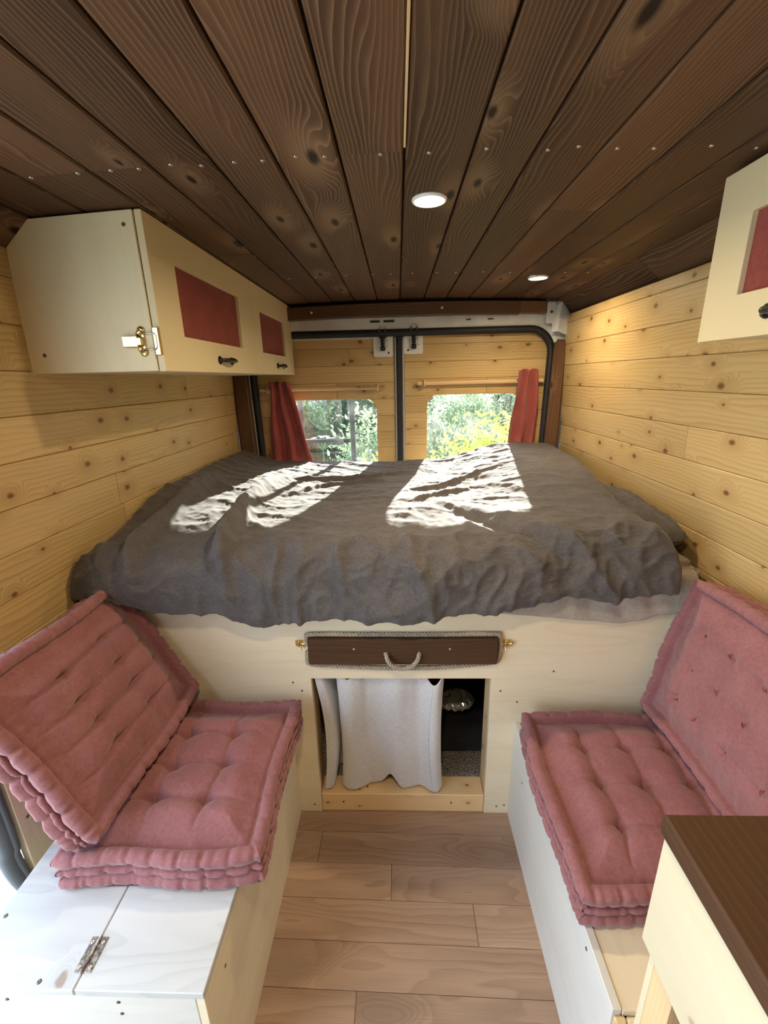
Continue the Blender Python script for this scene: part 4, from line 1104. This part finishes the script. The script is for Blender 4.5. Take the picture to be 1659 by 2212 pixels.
def pillow(loc, rot, dims, seed, mat, label):
    N = 60; t = np.linspace(-1, 1, N); a = t[:, None] + 0 * t[None, :]; b = 0 * t[:, None] + t[None, :]
    prof = (np.maximum(0, 1 - np.abs(a) ** 2.6) * np.maximum(0, 1 - np.abs(b) ** 2.6)) ** .5
    x = a * dims[0] / 2 * (1 - .22 * b ** 6); y = b * dims[1] / 2 * (1 - .08 * a ** 4)
    wr = .022 * fbm(a * 2.5 + seed, b * 2.5, seed, 3) + .006 * np.clip(1 - np.abs(vnoise(a * 5, b * 9, seed + 4)) * 3, 0, 1) ** 2
    mb = MB(); mb.grid(np.stack([x, y, prof * dims[2] / 2 + wr * prof], -1), np.stack([x, y], -1)); mb.grid(np.stack([x, y, -prof * dims[2] / 2 + wr * prof * .3], -1), np.stack([x, y], -1), flip=True)
    o = mb.build('pillow', M[mat]); o.location = loc; o.rotation_euler = rot
    return tag(o, label, 'pillow')
pillow((.745, 1.53, .935), (0, math.radians(-3), math.radians(2)), (.205, .70, .125), 2, 'charcoal', 'dark rumpled pillow squeezed between the duvet and the right pine wall')
mb = MB(); t = np.linspace(0, 1, 14); q = np.linspace(0, 1, 10)
P = np.array([[(.74 + .085 * a + .008 * math.sin(9 * b), 1.20 + .09 * b + .01 * math.sin(7 * a), MZ + .006 + .022 * math.sin(PI * a) * math.sin(PI * b) + .006 * math.sin(11 * a + 5 * b)) for b in q] for a in t])
mb.grid(P); tag(mod_solid(mb.build('cloth', M['black_cloth']), .004), 'scrap of black cloth at the mattress corner below the right pillow', 'cloth')
mb = MB(); P = np.array([[(-.866 + .055 * a, 1.035 + .07 * b, .868 + .028 * math.sin(PI * a) * math.sin(PI * b) - .02 * a + .006 * math.sin(8 * a + 6 * b)) for b in q] for a in t])
mb.grid(P); tag(mod_solid(mb.build('cloth', M['black_cloth']), .004), 'black cloth corner poking out below the duvet at the left pine wall', 'cloth')

# ------------------------------------------------------------------ outside
mb = MB(); mb.box((-30, -30, -.62), (30, 45, -.56), 0); mb.build('ground', M['asphalt'], kind='structure')
mb = MB(); mb.box((-6, -3, -.559), (-1.0, 2.2, -.545), 0); mb.build('paving', M['concrete'], kind='structure')
ld = empty('ladder', (-.41, 2.60, .2), 'black tubular ladder mounted outside the left rear window', 'ladder')
for x in (-.155, .145):
    mb = MB(); mb.tube([(x, 0, 0), (x - .004, 0, .7), (x - .010, .0, 1.5)], .0150, 12); mb.build('rail', M['ladder'], ld)
for z in (.30, .575 - .0, .848, 1.42):
    mb = MB(); mb.tube([(-.155, 0, z), (.145, 0, z)], .0115, 10); mb.build('rung', M['ladder'], ld)
for z in (.15, 1.38):
    for x in (-.155, .145):
        mb = MB(); mb.tube([(x, 0, z), (x, -.128, z)], .010, 8); mb.build('stand_off', M['ladder'], ld)

def shrub(x, y, w, h, n, size, mat, label, seed, base=-.56, trunk=True):
    R = np.random.RandomState(seed); r = empty('shrub', (x, y, base), label, 'shrub')
    nb = max(10, n // 90)
    th = R.uniform(0, 2 * PI, nb); rr = np.sqrt(R.uniform(0, 1, nb)); hz = R.uniform(.10, .92, nb)
    C_ = np.stack([rr * np.cos(th) * w * .5, rr * np.sin(th) * w * .35, hz * h * (1 - .25 * rr ** 2)], -1)
    c = C_[R.randint(0, nb, n)] + R.normal(0, 1, (n, 3)) * np.array([.10, .10, .09]) * min(1.4, h)
    c[:, 2] = np.clip(c[:, 2], .02, h)
    d1 = R.normal(0, 1, (n, 3)); d1 /= np.linalg.norm(d1, axis=1)[:, None]; d2 = np.cross(d1, R.normal(0, 1, (n, 3))); d2 /= np.linalg.norm(d2, axis=1)[:, None]
    s = size * R.uniform(.6, 1.3, n)[:, None]
    q = np.stack([c - d1 * s, c + d2 * s * .45, c + d1 * s, c - d2 * s * .45], 1)
    mb = MB(); mb.v = [tuple(p) for p in q.reshape(-1, 3).tolist()]
    mb.f = [[4 * i, 4 * i + 1, 4 * i + 2, 4 * i + 3] for i in range(n)]; mb.uv = [[(0, 0), (1, 0), (1, 1), (0, 1)]] * n
    mb.pid = R.uniform(0, 1, n).tolist(); mb.sm = [False] * n
    mb.build('foliage', M[mat], r)
    mb = MB()
    for k in range(7):
        t = R.uniform(0, 2 * PI); e = R.uniform(.1, .35) * w
        mb.tube([(0.02 * k - .06, 0, -.02), (e * .4 * math.cos(t), e * .4 * math.sin(t), h * .35), (e * math.cos(t), e * math.sin(t), h * R.uniform(.6, .85))], [.022, .014, .005], 6)
    mb.build('stems', M['bark'], r)
    return r
shrub(-2.35, 7.3, 2.2, 1.95, 9000, .050, 'leaf_dark', 'dark green shrub seen at the left edge of the left rear window', 1)
shrub(-.95, 9.8, 2.4, 1.95, 10000, .050, 'leaf_dark', 'dark green bush behind the ladder outside the left rear window', 2)
shrub(-.36, 6.0, .8, 1.75, 2600, .045, 'leaf_mid', 'lighter leafy bush at the right edge of the left rear window', 3)
shrub(.72, 7.5, 1.7, 1.95, 7500, .045, 'leaf_mid', 'grey green bush outside the left half of the right rear window', 4)
shrub(2.3, 9.8, 2.2, 2.0, 7500, .045, 'leaf_mid', 'grey green bush outside the right half of the right rear window', 5)
shrub(1.05, 4.6, 1.1, 1.58, 6000, .036, 'leaf_yellow', 'sunlit yellow green bush low in the right rear window', 6)
shrub(-.10, 4.3, .6, 1.36, 2200, .034, 'leaf_yellow', 'small yellow green plant low at the right of the left rear window', 7)
shrub(3.6, 7.0, 1.8, 1.9, 5000, .05, 'leaf_dark', 'dark green shrub far right outside, beyond the right rear window', 8)
shrub(-5.2, 8.0, 1.8, 1.9, 5000, .05, 'leaf_dark', 'dark green shrub far left outside, beyond the left rear window', 9)
for hx, sd_, lb in ((-6.3, 21, 'tall dark hedge far behind, left of the ladder'), (-.9, 22, 'tall dark hedge far behind the ladder'), (4.5, 23, 'tall dark hedge far behind the yellow green bush')):
    shrub(hx, 13.4, 4.2, 2.9, 9000, .105, 'leaf_dark', lb, sd_)
# umbel flower
uf = empty('umbel_flower', (-.62, 3.55, -.56), 'white umbel flower head in front of the ladder bush outside the left window', 'flower')
mb = MB(); mb.tube([(0, 0, 0), (.01, 0, .8), (0, 0, 1.42)], .006, 6)
for k in range(14):
    t = k * 2.4; e = .05 * math.sqrt(k / 3 + .2); mb.tube([(0, 0, 1.40), (e * math.cos(t), e * math.sin(t), 1.50 + .02 * math.cos(e * 20))], .002, 5)
mb.build('stem', M['leaf_mid'], uf)
mb = MB()
for k in range(14):
    t = k * 2.4; e = .05 * math.sqrt(k / 3 + .2)
    for j in range(9):
        a = j * 2.4; f = .006 * math.sqrt(j); mb.lathe((e * math.cos(t) + f * math.cos(a), e * math.sin(t) + f * math.sin(a), 1.50 + .02 * math.cos(e * 20)), (0, 0, 1), [(.0001, .004), (.006, .002), (.0001, -.001)], 6)
mb.build('flower_head', M['petal'], uf)

# ------------------------------------------------------------------ light
W = bpy.data.worlds.new('sky'); S.world = W; W.use_nodes = True; nt = W.node_tree; nt.nodes.clear()
wo = nt.nodes.new('ShaderNodeOutputWorld'); bg = nt.nodes.new('ShaderNodeBackground'); tc = nt.nodes.new('ShaderNodeTexCoord')
sx = nt.nodes.new('ShaderNodeSeparateXYZ'); rp = nt.nodes.new('ShaderNodeValToRGB')
nt.links.new(tc.outputs['Generated'], sx.inputs[0]); nt.links.new(sx.outputs[2], rp.inputs[0])
e = rp.color_ramp.elements; e[0].position = 0.; e[0].color = (.80, .90, 1., 1); e[1].position = .6; e[1].color = (.46, .60, .80, 1)
nt.links.new(rp.outputs[0], bg.inputs[0]); bg.inputs[1].default_value = 4.6
nt.links.new(bg.outputs[0], wo.inputs[0])
sd = bpy.data.lights.new('sun', 'SUN'); sd.energy = 24.; sd.angle = .009; sd.color = (1., .94, .84)
so = bpy.data.objects.new('sun', sd); COL.objects.link(so)
dv = Vector((-.188, -1., -.262)).normalized(); so.rotation_euler = dv.to_track_quat('-Z', 'Y').to_euler(); so.location = (1, 6, 3)

S.view_settings.view_transform = 'Standard'; S.view_settings.look = 'None'
S.view_settings.exposure = .64; S.view_settings.gamma = 1.
try: S.view_settings.use_curve_mapping = False
except Exception: pass
